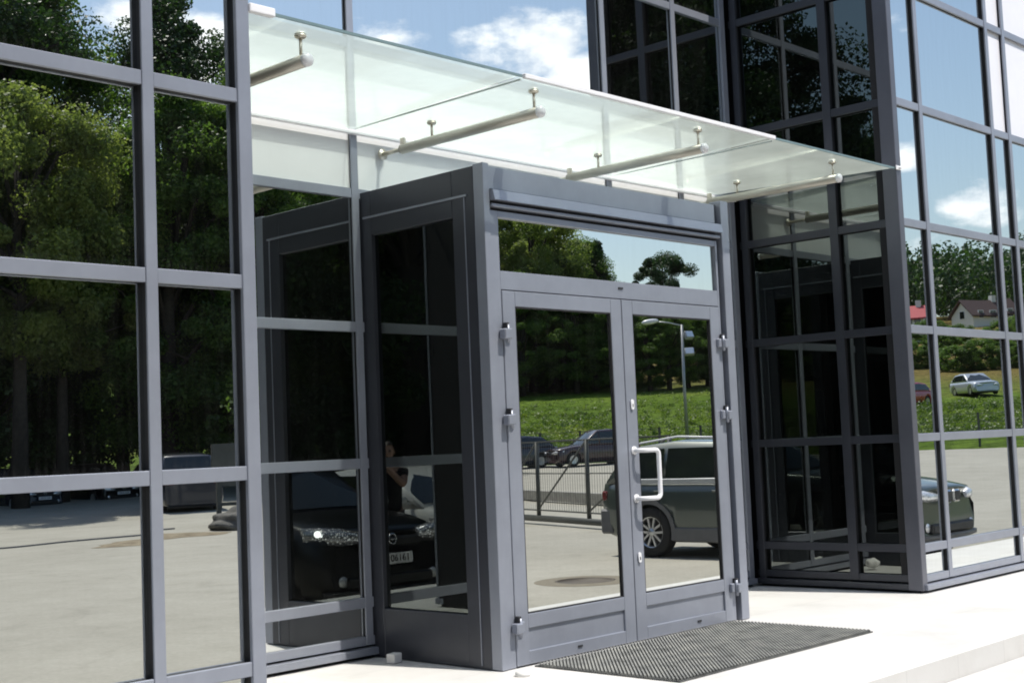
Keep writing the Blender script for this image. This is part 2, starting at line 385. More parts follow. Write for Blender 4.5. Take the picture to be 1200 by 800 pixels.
# parts are meshes in world coordinates under an empty at BO
def facade(name_label, kind, face, u_list, zs, z0, z1, u0, u1, skip_pane=lambda a, b, c, d: False, posts=None, mw=.055, glassmat='glass', proud=.045, sign=-1, sill=True, fm='frame'):
    """kind 'x': wall along x with its face at y=face looking to -y; kind 'y': wall along y at x=face looking to -x"""
    def bx(mb, ua, ub, d0, d1, za, zb, bev=.003):   # d measured outwards from the glass plane
        if kind == 'x': mb.box(ua, ub, face - d1 + proud, face - d0 + proud, za, zb, bev)
        else: mb.box(face - d1 + proud, face - d0 + proud, ua, ub, za, zb, bev)
        return mb
    core = bx(MB(), u0 + .01, u1 - .01, -.16, -.03, z0 + .02, z1, 0)
    f = bput(core, 'glass_facade', M['dark'], bld, name_label)
    edges = [u0] + u_list + [u1]
    for u in u_list:
        o = bput(bx(MB(), u - mw / 2, u + mw / 2, proud - .013, proud, z0 + .08, z1, .002), 'mullion', M[fm], f)
        bput(bx(MB(), u - mw / 2 + .004, u + mw / 2 - .004, -.02, proud - .013, z0 + .08, z1, 0), 'gasket', M['gasket'], f)
    for za, w in posts or []:
        bput(bx(MB(), za - w / 2, za + w / 2, proud - .02, proud + .004, z0 + .02, z1), 'corner_post', M[fm], f)
        bput(bx(MB(), za - w / 2 + .006, za + w / 2 - .006, -.02, proud - .02, z0 + .02, z1, 0), 'gasket', M['gasket'], f)
    for z in zs:
        h = .062 if z > .2 else .055
        for a, b in zip(edges, edges[1:]):
            ta, tb = a + (mw / 2 if a in u_list else 0), b - (mw / 2 if b in u_list else 0)
            bput(bx(MB(), ta, tb, proud - .022, proud - .004, z - h / 2, z + h / 2), 'transom', M[fm], f)
            bput(bx(MB(), ta, tb, -.02, proud - .022, z - h / 2 + .005, z + h / 2 - .005, 0), 'gasket', M['gasket'], f)
    if sill:
        bput(bx(MB(), u0, u1, -.02, proud + .03, .022, .066), 'sill', M[fm], f)
        bput(bx(MB(), u0, u1, -.03, .0, -.03, .022, 0), 'plinth', M['gasket'], f)
    zl = [z for z in zs] + [z1]
    for a, b in zip(edges, edges[1:]):
        for c, d in zip(zl, zl[1:]):
            ua, ub, za, zb = a + mw / 2 - .012, b - mw / 2 + .012, c + .02, d - .02
            if ub - ua < .1: continue
            t1, t2 = [random.uniform(-.0011, .0011) for _ in range(2)]
            g = MB(); uc, zc = (ua + ub) / 2, (za + zb) / 2
            pts = []
            for (u, z) in ((ua, za), (ub, za), (ub, zb), (ua, zb)):
                off = (u - uc) * t1 + (z - zc) * t2
                pts.append((u, face + proud + off, z) if kind == 'x' else (face + proud + off, u, z))
            if kind == 'y': pts = pts[::-1]
            g.quad(*pts)
            white = skip_pane(ua, ub, za, zb)
            bput(g, 'cladding_panel' if white else 'window_pane', (M['white_spandrel'] if abs(face - YR) < .01 else M['white_panel']) if white else M[glassmat], f)
    return f

facade('left wing of mirrored glass in the foreground', 'x', YL, [-2.06, -.70, -.20, 1.16, 1.67, 3.035], ZL, 0, ZTOP, -4.5, 3.555, posts=[(3.522, .07)])
facade('recessed mirrored wall behind the canopy', 'x', YR, [5.40, 7.92, 8.84], ZL, 0, ZTOP, 3.55, 9.58, proud=.022, posts=[(9.545, .07)],
       skip_pane=lambda a, b, c, d: 2.8 < c < 3.7)
facade('shaded flank of the right wing facing the doors', 'y', XB, [5.50], ZL, 0, ZTOP, YB + .06, YR + .0, posts=[(6.35, .06)], glassmat='glass_dimmed', mw=.075, fm='frame_shaded')
facade('sunlit front of the right wing', 'x', YB, [10.09, 11.44, 11.80, 13.1, 13.5], ZL, 0, ZTOP, XB + .0, 17.5, proud=.030, mw=.058,
       skip_pane=lambda a, b, c, d: a > 11.4 and c > 3.7)
def cpost(x0, x1, y0, y1, lab=None):
    bput(MB().box(x0, x1, y0, y1, .02, ZTOP + .05, .004), 'corner_post', M['frame_half_shaded'], bld, lab)
cpost(XB - .035, XB + .045, YB - .006, YB + .115, 'broad corner post of the right wing')
# returns and roof so that the block is closed
bput(MB().box(3.495, 3.55, YL + .06, YR + .3, 0, ZTOP, 0), 'return_wall', M['gasket'], bld)
bput(MB().box(-4.6, 17.6, YR + .35, YR + 6, -.3, ZTOP, 0), 'wall', M['dark'], bld)
bput(MB().box(-4.6, 3.49, YL + .16, YR + .36, .0, ZTOP - .02, 0), 'wall', M['dark'], bld)
bput(MB().box(XB + .16, 17.55, YB + .16, YR + .36, .0, ZTOP - .02, 0), 'wall', M['dark'], bld)
bput(MB().box(-4.7, 3.58, YL - .03, YR + 6.1, ZTOP, ZTOP + .12, .01), 'roof_edge', M['frame'], bld)
bput(MB().box(3.58, XB - .05, YR - .03, YR + 6.1, ZTOP, ZTOP + .12, .01), 'roof_edge', M['frame'], bld)
bput(MB().box(XB - .05, 17.7, YB - .03, YR + 6.1, ZTOP, ZTOP + .12, .01), 'roof_edge', M['frame'], bld)

# ---------------------------------------------------------------- entrance vestibule
ves = empty('entrance_vestibule', (6.65, YV, 0), 0, 'boxy grey entrance porch with mirrored double doors projecting from the glass wall', 'porch')
VO = Vector((6.65, YV, 0))
def vput(mb, name, m, parent=None, label=None):
    o = mb.build(name, m, None, label); p = parent or ves; o.parent = p
    if p is ves: o.matrix_parent_inverse = Matrix.Translation(-VO)
    return o
F, FS = M['frame'], M['frame_shaded']
vput(MB().box(5.44, 5.492, YV - .006, YV + .075, 0.004, 2.87, .003), 'corner_post', F)
vput(MB().box(7.775, 7.865, YV - .02, YV + .075, 0.004, 2.885, .003), 'corner_post', F)
vput(MB().box(7.735, 7.775, YV + .03, YV + .07, 0.004, 2.86, 0), 'gasket', M['gasket'])
vput(MB().box(5.492, 5.56, YV, YV + .07, .004, 2.60, .003), 'door_jamb', F)
vput(MB().box(7.715, 7.735, YV, YV + .07, .004, 2.60, .002), 'door_jamb', F)
vput(MB().box(5.492, 7.735, YV + .004, YV + .07, 2.725, 2.855, .003), 'fascia', F)
lp = MB()
lp.loft([[(x, YV - .045, 2.655), (x, YV + .05, 2.655), (x, YV + .05, 2.722), (x, YV - .03, 2.715)] for x in (5.494, 7.760)], smooth=False)
vput(lp, 'drip_rail', F)
vput(MB().box(5.494, 7.755, YV - .022, YV + .05, 2.618, 2.637, .003), 'drip_rail', F)
vput(MB().box(5.50, 7.73, YV + .03, YV + .07, 2.60, 2.725, 0), 'gasket', M['gasket'])
vput(MB().box(5.56, 7.735, YV + .002, YV + .07, 2.563, 2.60, .002), 'head_rail', F)
vput(MB().box(5.56, 7.735, YV + .002, YV + .07, 2.145, 2.252, .002), 'middle_rail', F)
vput(MB().quad((5.555, YV + .022, 2.245), (7.74, YV + .0205, 2.245), (7.74, YV + .022, 2.57), (5.555, YV + .0235, 2.57)), 'fanlight_pane', M['glass_door'])
vput(MB().box(6.63, 6.675, YV - .005, YV + .01, 2.205, 2.217, .002), 'drain_cap', M['black_plastic'])
# the two leaves
def leaf(x0, x1, hinge_side, label):
    za, zb = .010, 2.138
    d = MB()
    fr = YV - .004; bk = YV + .06; w = .105
    d.box(x0, x0 + w, fr, bk, za, zb, .003); d.box(x1 - w, x1, fr, bk, za, zb, .003)
    d.box(x0 + w, x1 - w, fr, bk, zb - .088, zb, .003); d.box(x0 + w, x1 - w, fr, bk, .212, .292, .003); d.box(x0 + w, x1 - w, fr, bk, za, .085, .003)
    d.box(x0 + w, x1 - w, fr + .014, bk, .085, .212, 0)
    o = vput(d, 'door', F, None, label)
    t = random.uniform(-.0005, .0005)
    vput(MB().quad((x0 + w - .004, fr + .016, .288), (x1 - w + .004, fr + .016 + t, .288), (x1 - w + .004, fr + .016 + t, zb - .084), (x0 + w - .004, fr + .016, zb - .084)), 'door_pane', M['glass_door'], o)
    g = MB(); q = .007
    for (a, b, c, e) in ((x0 + w, x1 - w, .292, .292 + q), (x0 + w, x1 - w, zb - .088 - q, zb - .088), (x0 + w, x0 + w + q, .292 + q, zb - .088 - q), (x1 - w - q, x1 - w, .292 + q, zb - .088 - q)):
        g.box(a, b, fr + .004, fr + .02, c, e)
    vput(g, 'glazing_bead', M['gasket'], o)
    hx = x0 if hinge_side < 0 else x1
    for z in (1.885, 1.395, .225):
        h = MB(); s = hinge_side
        a, b = sorted((hx - s * .012, hx + s * .038)); h.box(a, b, fr - .05, fr + .0, z - .03, z + .03, .006)
        a, b = sorted((hx - s * .05, hx - s * .016)); h.box(a, b, fr - .026, fr + .0, z - .026, z + .034, .005)
        h.tube([(hx - s * .006, fr - .03, z - .05), (hx - s * .006, fr - .03, z + .055)], .010, 8)
        vput(h, 'hinge', F, o)
        p = MB().box(hx - .01, hx + .012, fr - .036, fr - .001, z + .032, z + .066, .003); vput(p, 'hinge_cap', M['black_plastic'], o)
    mx = (x0 + x1) / 2 + (.12 if hinge_side > 0 else 0)
    vput(MB().box(mx - .02, mx + .02, fr - .007, fr, .048, .060, .002), 'drain_cap', M['black_plastic'], o)
    return o
dl = leaf(5.563, 6.644, -1, 'left door leaf without handle')
dr = leaf(6.651, 7.712, 1, 'right door leaf with white bow handle')
vput(MB().box(6.644, 6.651, YV + .02, YV + .06, .01, 2.14), 'gasket', M['gasket'])
hp = []
for k in range(7): a = math.pi / 2 * k / 6; hp.append((6.715 + .165 * 1 - .045 + .045 * math.sin(a), YV - .10, 1.185 - .045 + .045 * math.cos(a)))
path = [(6.70, YV - .004, 1.185), (6.70, YV - .055, 1.185), (6.715, YV - .085, 1.185), (6.745, YV - .098, 1.185)] 
path += [(6.80 + .03 * math.sin(a), YV - .10, 1.155 + .03 * math.cos(a)) for a in (0, .4, .8, 1.2, 1.57)]
path += [(6.80 + .03 * math.cos(a), YV - .10, .915 - .03 * math.sin(a)) for a in (0, .4, .8, 1.2, 1.57)]
path += [(6.745, YV - .098, .885), (6.715, YV - .085, .885), (6.70, YV - .055, .885), (6.70, YV - .004, .885)]
hd = MB().tube(path, .0145, 12); hd.lathe([(0, -.001), (.027, -.001), (.027, -.009), (0, -.009)], (6.70, YV - .004, 1.185), (0, 1, 0)); hd.lathe([(0, -.001), (.027, -.001), (.027, -.009), (0, -.009)], (6.70, YV - .004, .885), (0, 1, 0))
vput(hd, 'handle', M['white_metal'], dr)
for z in (1.475, .52):
    k = MB(); rg = []
    for h in (.004, .012): rg.append([(6.70 + .014 * math.cos(a), YV - .004 - h, z + (.018 if math.sin(a) >= 0 else -.018) + .014 * math.sin(a)) for a in [2 * math.pi * i / 16 for i in range(16)]])
    k.loft([rg[0], rg[1]]); lk = vput(k, 'lock', M['white_metal'], dr)
    vput(MB().box(6.697, 6.703, YV - .0185, YV - .016, z - .016, z + .004), 'keyhole', M['black_plastic'], lk)
# side walls
for sx, nm in ((5.44, 'dark left side wall of the porch'), (7.80, 'right side wall of the porch')):
    x0, x1 = sx, sx + .065; o_ = -1 if sx < 6 else 1
    d = MB(); ya, yb = YV + .076, YR + .02
    d.box(x0, x1, ya, 5.585, .004, 2.862, .003); d.box(x0, x1, 6.31, yb, .004, 2.862, .003)
    d.box(x0, x1, 5.585, 6.31, 2.585, 2.862, .003); d.box(x0, x1, 5.585, 6.31, .004, .30, .003)
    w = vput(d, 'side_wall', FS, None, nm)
    gx = x0 + .03 if o_ < 0 else x1 - .03
    p = [(gx, 6.315, .295), (gx, 5.58, .295), (gx, 5.58, 2.59), (gx, 6.315, 2.59)]
    vput(MB().quad(*(p if o_ < 0 else p[::-1])), 'window_pane', M['glass_dimmed'], w)
    fx = (x0 - .008, x0) if o_ < 0 else (x1, x1 + .008)
    vput(MB().box(fx[0], fx[1], 5.46, 6.38, 2.692, 2.704), 'trim_strip', F, w)
    vput(MB().box(fx[0] + .003, fx[1], 5.478, 5.484, .02, 2.69), 'trim_strip', F, w)
vput(MB().box(5.50, 7.80, YV + .075, YR + .01, 2.80, 2.858, .004), 'roof', F)
vput(MB().box(5.52, 7.78, YV + .09, YR + .01, .004, .02, 0), 'floor', M['dark'])

# ---------------------------------------------------------------- glass canopy
can = empty('glass_canopy', (6.6, YR, 3.26), 0, 'flat dusty glass canopy carried on four tubes above the entrance', 'canopy')
CO = Vector((6.6, YR, 3.26))
def cput(mb, name, m, parent=None, label=None):
    o = mb.build(name, m, None, label); p = parent or can; o.parent = p
    if p is can: o.matrix_parent_inverse = Matrix.Translation(-CO)
    return o
for i, (a, b) in enumerate(((3.60, 5.362), (5.372, 7.884), (7.894, 9.60))):
    s = cput(MB().quad((a, YR - .05, 3.245), (b, YR - .05, 3.245), (b, YB + .012, 3.268), (a, YB + .012, 3.268)), 'glass_sheet', M['canopy'])
    if i != 1: cput(MB().box(a, b, YB + .002, YB + .011, 3.259, 3.273), 'glass_edge', M['glass_edge'], s)
    else: cput(MB().box(a, b, YB - .012, YB + .014, 3.254, 3.280, .003), 'edge_cap', M['white_metal'], s)
for x in (5.367, 7.889): cput(MB().box(x - .004, x + .004, YB + .02, YR - .06, 3.246, 3.254), 'joint_seal', M['seal'])
for x in (3.97, 5.63, 7.22, 8.93):
    a = MB(); y0, y1 = 5.02, 6.21
    a.tube([(x, y0, 3.13), (x, y1, 3.13)], .031, 16)
    arm = cput(a, 'support_tube', M['cream_metal'])
    cput(MB().lathe([(0, -.012), (.02, -.012), (.033, 0), (.033, .02), (.031, .02)], (x, y0, 3.13), (0, 1, 0), 16), 'end_cap', M['white_metal'], arm)
    w = MB().tube([(x, y1 - .01, 3.13), (x, YR - .01, 3.13)], .014, 10); w.box(x - .012, x + .012, y1 - .03, y1 + .004, 3.15, 3.20, .003); w.lathe([(0, -.012), (.035, -.012), (.035, 0)], (x, YR - .002, 3.13), (0, 1, 0), 16)
    cput(w, 'wall_bracket', M['steel'], arm)
    for y in (5.075, 5.93):
        f = MB(); zt = 3.268 - .023 * (y - YB) / 1.44
        f.tube([(x, y, 3.155), (x, y, zt - .02)], .008, 8); f.lathe([(0, -.02), (.022, -.02), (.03, -.012), (.03, -.003), (0, -.003)], (x, y, zt), (0, 0, 1), 16)
        f.lathe([(0, .012), (.022, .012), (.028, .004), (.028, .003)], (x, y, zt), (0, 0, 1), 16)
        cput(f, 'glass_clamp', M['steel'], arm)
b = MB().box(3.558, 3.70, YB - .005, YB + .03, 3.252, 3.292, .004); cput(b, 'end_bracket', M['white_metal'])
b = MB().box(9.585, 9.66, YB - .014, YB - .007, 3.252, 3.286, .003); b.lathe([(0, -.016), (.012, -.016), (.012, 0)], (9.63, YB - .012, 3.268), (0, 1, 0), 12); cput(b, 'end_bracket', M['white_metal'])
cput(MB().box(3.66, 9.55, YR - .045, YR - .006, 3.222, 3.246, .003), 'wall_channel', M['white_metal'])

# ---------------------------------------------------------------- door mat, small things on the paving
mx0, mx1, my0, my1 = 5.66, 7.66, 4.27, 5.285
mt = MB().box(mx0, mx1, my0, my1, .001, .008)
a = R(47); dx, dy = math.sin(a), math.cos(a); nx, ny = -dy, dx
cx, cy = (mx0 + mx1) / 2, (my0 + my1) / 2
def clip(t):
    px, py = cx + nx * t, cy + ny * t; lo, hi = -9, 9
    for p, d_, l, h in ((px, dx, mx0 + .004, mx1 - .004), (py, dy, my0 + .004, my1 - .004)):
        u, v = (l - p) / d_, (h - p) / d_; lo = max(lo, min(u, v)); hi = min(hi, max(u, v))
    return (lo, hi, px, py)
t = -1.3
while t < 1.3:
    lo, hi, px, py = clip(t)
    if hi - lo > .04:
        A = Vector((px + dx * lo, py + dy * lo, 0)); B_ = Vector((px + dx * hi, py + dy * hi, 0)); n_ = Vector((nx, ny, 0)) * .0064
        z0, z1 = Vector((0, 0, .008)), Vector((0, 0, .019))
        mt.loft([[A - n_ + z0, A - n_ * .7 + z1, A + n_ * .7 + z1, A + n_ + z0], [B_ - n_ + z0, B_ - n_ * .7 + z1, B_ + n_ * .7 + z1, B_ + n_ + z0]], smooth=False)
    t += .0195
def mat_mat():
    m, nt, b, out = mat('ribbed_mat'); co = coords(nt)
    sp = nt.nodes.new('ShaderNodeSeparateXYZ'); nt.links.new(co, sp.inputs[0])
    n = node(nt, 'ShaderNodeTexNoise', Scale=9, Detail=6); nt.links.new(co, n.inputs['Vector'])
    r = ramp(nt, sp.outputs['Z'], [(.0085, (.11, .113, .11)), (.018, (.245, .25, .24))])
    r2 = ramp(nt, n.outputs['Fac'], [(.28, (.5, .5, .48)), (.45, (.85, .85, .84)), (.75, (1.25, 1.22, 1.15))])
    mx = node(nt, 'ShaderNodeMix', data_type='RGBA', blend_type='MULTIPLY'); mx.inputs[0].default_value = 1
    nt.links.new(r.outputs[0], mx.inputs[6]); nt.links.new(r2.outputs[0], mx.inputs[7]); nt.links.new(mx.outputs[2], b.inputs['Base Color']); b.inputs['Roughness'].default_value = .85
    return m
tag(mt.build('door_mat', mat_mat()), 'grey ribbed rubber mat lying in front of the double doors', 'door mat')
bx = MB().box(-.04, .04, -.03, .03, 0, .055, .004)
o = tag(bx.build('white_block', M['foam']), 'small white block on the paving against the dark porch side', 'block'); o.location = (5.35, 6.13, .001); o.rotation_euler.z = .25
o = tag(MB().lathe([(0, .03), (.028, .03), (.04, .022), (.042, .001), (0, .001)], (0, 0, 0), (0, 0, 1), 20).build('door_stop', M['foam']), 'round pale door stop at the foot of the front porch corner', 'door stop'); o.location = (5.40, 5.135, 0)
bm = bmesh.new(); bmesh.ops.create_icosphere(bm, subdivisions=3, radius=.06)
for v in bm.verts: v.co *= 1 + .22 * math.sin(9 * v.co.x * 10 + 3) * math.cos(7 * v.co.y * 10) ; v.co.z = v.co.z * .7 + .06
q = MB(); q.addbm(bm, True); bm.free()
o = tag(q.build('crumpled_bag', M['foam']), 'crumpled white bag on the paving beyond the right porch side', 'bag'); o.location = (8.25, 6.15, 0)

# ---------------------------------------------------------------- vehicles
def text_mesh(s, size, mtl, parent, loc, rot):
    cu = bpy.data.curves.new('plate_text', 'FONT'); cu.body = s; cu.size = size; cu.align_x = 'CENTER'; cu.align_y = 'CENTER'; cu.extrude = .002
    to = bpy.data.objects.new('plate_text', cu); COL.objects.link(to)
    dg = bpy.context.evaluated_depsgraph_get(); me = bpy.data.meshes.new_from_object(to.evaluated_get(dg)); bpy.data.objects.remove(to)
    o = bpy.data.objects.new('plate_text', me); COL.objects.link(o); me.materials.append(mtl); o.parent = parent; o.location = loc; o.rotation_euler = rot
    return o

def make_car(name, loc, heading, label, cat, p, group=None, detail=True):
    """heading 0 = nose to +y; local y forward, origin on the ground under the middle"""
    root = empty(name, loc, heading, label, cat, group)
    L, W, H = p['L'], p['W'], p['H']; w = W / 2
    fo, ro = p.get('fo', .85), p.get('ro', .85); yn, yt = L / 2, -L / 2
    fa, ra = yn - fo, yt + ro; wr = p.get('wr', .33); gc = p.get('gc', .2)
    belt = p['belt']; hood = p['hood']; nose = p.get('nose', hood - .12); deck = p.get('deck', belt)
    ycw, yrf, yrr, ycr = [yt + L * k for k in p['cab']]   # windscreen base, roof front, roof rear, rear-window base (fraction from the tail)
    # lower body: loft along y
    def prof(y):
        u = (y - yt) / L
        if y > ycw: top = hood + (nose - hood) * ((y - ycw) / (yn - ycw)) ** 1.8
        elif y < ycr: top = deck + (belt - deck) * max(0, (y - yt) / max(ycr - yt, .01)) ** .7
        else: top = belt + (hood - belt) * max(0, (y - ycr) / (ycw - ycr))
        tp = 1
        if u > .86: tp = 1 - .16 * ((u - .86) / .14) ** 2.2
        if u < .1: tp = 1 - .10 * ((.1 - u) / .1) ** 2
        return top, w * tp
    rings = []
    N = 30
    for i in range(N + 1):
        y = yt + L * i / N; top, ww = prof(y)
        b0 = gc + (.06 if i in (0, N) else 0)
        endf = 0
        hgt_ = top - b0
        half = [(0, b0), (ww * .80, b0), (ww * .95, b0 + .05), (ww * 1.0, b0 + .28 * hgt_), (ww * 1.0, b0 + .62 * hgt_), (ww * .97, b0 + .80 * hgt_), (ww * .93, top - .05), (ww * .86, top - .012), (ww * .5, top + .012), (0, top + .02)]
        ring = [(x, y, z) for x, z in half] + [(-x, y, z) for x, z in half[-2:0:-1]]
        if i == N: ring = [(x * .97, y - .10 * (abs(x) / w) ** 2 - (.05 if z > b0 + .7 * hgt_ else 0), z) for x, y, z in ring]
        if i == N - 1: ring = [(x, y + .10 * (1 - (abs(x) / w) ** 2) * .2, z) for x, y, z in ring]
        rings.append(ring)
    mb = MB().loft(rings)
    body = fix_normals(mb.build('body', p['paint'], root))
    cut = MB()
    for ya in (fa, ra):
        for s in (-1, 1):
            prof_ = [(0, -.17), (wr + .055, -.17), (wr + .055, .2), (0, .2)]
            cut.lathe(prof_, (s * (w - .06), ya, wr), (s, 0, 0), 28)
    co = fix_normals(cut.build('cutter', None))
    md = body.modifiers.new('b', 'BOOLEAN'); md.operation = 'DIFFERENCE'; md.object = co; md.solver = 'EXACT'
    co.parent = root
    applied(body); bpy.data.objects.remove(co)
    # cabin
    wb, wt = w * .90, w * p.get('tumble', .74)
    zr = H; zrr = H - p.get('rdrop', .06); zrm = H + .015
    pr = [(ycw, hood - .005), (yrf, zr - .02), ((yrf + yrr) / 2, zrm), (yrr, zrr), (ycr, deck if p.get('deck') and p.get('deck') < belt else belt)]
    def xw(z): t = max(0, min(1, (z - belt) / (H - belt))); return wb + (wt - wb) * t
    cab = []
    zc = belt - .04
    ys = [ycw, (ycw + yrf) / 2, yrf, yrf - .12, (yrf + yrr) / 2, yrr + .1, yrr, (yrr + ycr) / 2, ycr]
    def ztop(y):
        for (a, za), (b, zb) in zip(pr, pr[1:]):
            if b <= y <= a: return za + (zb - za) * (a - y) / max(a - b, 1e-6)
        return pr[-1][1]
    rings = []
    for y in ys:
        z = max(ztop(y), zc + .02); x1 = xw(z)
        half = [(0, zc), (wb, zc), (xw(zc + (z - zc) * .5), zc + (z - zc) * .5), (x1, z - .03 * min(1, (z - zc))), (x1 * .9, z + .0), (x1 * .5, z + .02), (0, z + .025)]
        rings.append([(x, y, q) for x, q in half] + [(-x, y, q) for x, q in half[-2:0:-1]])
    fix_normals(MB().loft(rings).build('roof', p['paint'], root))
    # windows, set just proud of the cabin
    e = .006
    ws = MB(); zb, zt = pr[0][1] + .03, pr[1][1] - .02
    fx = lambda z: max(.1, xw(z) - .05)
    ny_, nz_ = (zt - zb), (pr[0][0] - pr[1][0]); nn = math.hypot(ny_, nz_); ny_, nz_ = ny_ / nn * .03, nz_ / nn * .03
    def ofs(y, z): return y + ny_, z + nz_
    k = []
    for (y, z) in ((pr[0][0] - .03, zb), (pr[1][0] - .0, zt)):
        y2, z2 = ofs(y, z); k.append([(fx(z), y2 - .03, z2 - .02), (fx(z) * .5, y2, z2), (-fx(z) * .5, y2, z2), (-fx(z), y2 - .03, z2 - .02)])
    ws.loft(k, closed=False, caps=False); ws.build('windscreen', M['car_glass'], root)
    ws = MB(); (y0, z0), (y1, z1) = pr[3], pr[4]; zt, zb = z0 - .04, z1 + .05
    t0, t1 = (z0 - zt) / (z0 - z1), (z0 - zb) / (z0 - z1); ya, yb = y0 + (y1 - y0) * t0, y0 + (y1 - y0) * t1
    k = [[(s * fx(z), y - .03, z + .012) for s in (-1, -.4, .4, 1)] for y, z in ((ya, zt), (yb, zb))]
    ws.loft(k, closed=False, caps=False); ws.build('rear_window', M['car_glass'], root)
    # side windows: polygons in the profile plane
    zb = belt + .035; inset = .06
    yA = pr[0][0] - .16; yAt = pr[1][0] + .02; yD = pr[3][0] + .10; yE = pr[4][0] + .30; yEt = pr[3][0] + .12
    ztp = H - .085; pb = (fa + ra) / 2 - .05; pc = ra + .22
    cuts = [yA, pb, pc, yE] if p.get('quarter', True) else [yA, pb, yE]
    def topz(y):
        z = ztop(y) - .075
        return min(z, ztp)
    for s in (-1, 1):
        for a, b in zip(cuts, cuts[1:]):
            poly = []; n = 6; a2, b2 = a - .03, b + .03
            for i in range(n + 1): poly.append((a2 + (b2 - a2) * i / n, zb))
            for i in range(n + 1):
                y = b2 + (a2 - b2) * i / n; poly.append((y, max(zb + .02, topz(y))))
            g = MB(); pts = [(s * (xw(z) + .010 + .02 * (1 - abs(2 * (z - zb) / (ztp - zb) - 1))), y, z) for y, z in poly]
            g.quad(*(pts if s < 0 else pts[::-1])); g.build('side_window', M['car_glass'], root)
        if not detail: continue
        g = MB().box(s * (w * .985) - .012, s * (w * .985) + .012, 0, .16, belt - .17, belt - .135, .005); 
        o = g.build('door_handle', p.get('hmat', p['paint']), root); o.location.y = pb - .02 - .16
        o2 = g.build('door_handle', p.get('hmat', p['paint']), root); o2.location.y = pc - .12
        m_ = MB(); bm = bmesh.new(); bmesh.ops.create_uvsphere(bm, u_segments=12, v_segments=8, radius=1)
        for v in bm.verts: v.co = Vector((s * (w + .09) + v.co.x * .11, ycw - .22 + v.co.y * .07, belt + .09 + v.co.z * .075))
        m_.addbm(bm, True); bm.free(); m_.box(min(s * w * .9, s * (w + .02)), max(s * w * .9, s * (w + .02)), ycw - .24, ycw - .19, belt + .03, belt + .07); m_.build('wing_mirror', p.get('mir', p['paint']), root)
        seam = MB()
        for y in (pb, pc - .02, yA + .12): seam.box(s * w * 1.0 - .004, s * w * 1.0 + .003, y - .004, y + .004, gc + .18, belt - .10)
        seam.build('door_seam', M['black_plastic'], root)
        # sill cladding and bumper lower trim
        c = MB(); c.box(min(s * w * .93, s * (w * 1.012)), max(s * w * .93, s * (w * 1.012)), ra + wr + .07, fa - wr - .07, gc - .03, gc + p.get('clad', .13), .02); c.build('sill_cladding', p.get('cladm', M['black_plastic']), root)
        # arch liners
    # wheels
    def wheel(s, y):
        t_ = MB(); pr_ = [(wr * .62, -.09), (wr * .93, -.105), (wr, -.075), (wr, .075), (wr * .93, .105), (wr * .62, .09)]
        t_.lathe(pr_, (0, 0, 0), (s, 0, 0), 28); o = t_.build('wheel', M['rubber'], root); o.location = (s * (w - .115), y, wr)
        if detail:
            r_ = MB(); r_.lathe([(wr * .66, .085), (wr * .60, .09), (wr * .57, .05), (wr * .57, -.02)], (0, 0, 0), (s, 0, 0), 28)
            for i in range(5):
                a = 2 * math.pi * i / 5 + .3
                u = Vector((0, math.cos(a), math.sin(a))); v = Vector((0, -math.sin(a), math.cos(a)))
                for dv in (-.032, .032):
                    A = v * dv * .6; B_ = u * wr * .6 + v * dv * 1.9
                    r_.loft([[Vector((s * q, 0, 0)) + c + v * e_ for q, e_ in ((.05, -.016), (.075, -.016), (.075, .016), (.05, .016))] for c in (A + u * .03, B_)], smooth=False)
            r_.lathe([(0, .085), (.05, .082), (.06, .06)], (0, 0, 0), (s, 0, 0), 16)
            rm = r_.build('rim', M['alloy'], o)
            rm.data.materials[0] = p.get('rim', M['alloy']); MB().lathe([(0, .0), (wr * .58, .0)], (0, 0, 0), (s, 0, 0), 24).build('brake_shield', M['black_plastic'], o)
        else:
            MB().lathe([(0, .07), (wr * .5, .085), (wr * .64, .088)], (0, 0, 0), (s, 0, 0), 20).build('rim', M['alloy'], o)
    for y in (fa, ra):
        for s in (-1, 1): wheel(s, y)
    MB().box(-w * .8, w * .8, yt + .25, yn - .25, gc - .05, gc + .06).build('underbody', M['black_plastic'], root)
    # lamps
    zl = p.get('lz', nose - .12); lh = p.get('lh', .15)
    for s in (-1, 1):
        g = MB(); rg = []
        for k_, (dy_, fx_) in enumerate(((0.015, .40), (.012, .66), (-.06, .84), (-.26, .955))):
            x = s * w * fx_; base_y = yn - .10 * fx_ ** 2 + dy_ - (.02 if fx_ > .8 else 0)
            hh = lh * (1 - .35 * (k_ == 0)) * (.8 if k_ == 3 else 1); up_ = .05 * k_ / 3
            rg.append([(x, base_y, zl - hh / 2 + up_), (x, base_y + .022, zl - hh * .2 + up_), (x, base_y + .018, zl + hh * .2 + up_), (x, base_y - .05, zl + hh / 2 + up_)])
        g.loft(rg, closed=True); hl = fix_normals(g.build('headlight', M['lamp_sparkle'] if p.get('glint') else M['lamp'], root))
        if p.get('glint'): MB().lathe([(0, .035), (.02, .03), (.032, .008), (.035, 0)], (s * w * .91, yn - .165, zl + .06), (s * .6, 1, .05), 16).build('glint', M['glint'], hl)  # added glow for the glint at the outer end
        g = MB().box(min(s * w * .62, s * w * .93), max(s * w * .62, s * w * .93), yt - .006, yt + .10, p.get('tz', belt - .26), p.get('tz', belt - .26) + .14, .02); g.build('tail_light', M['red_lamp'], root)
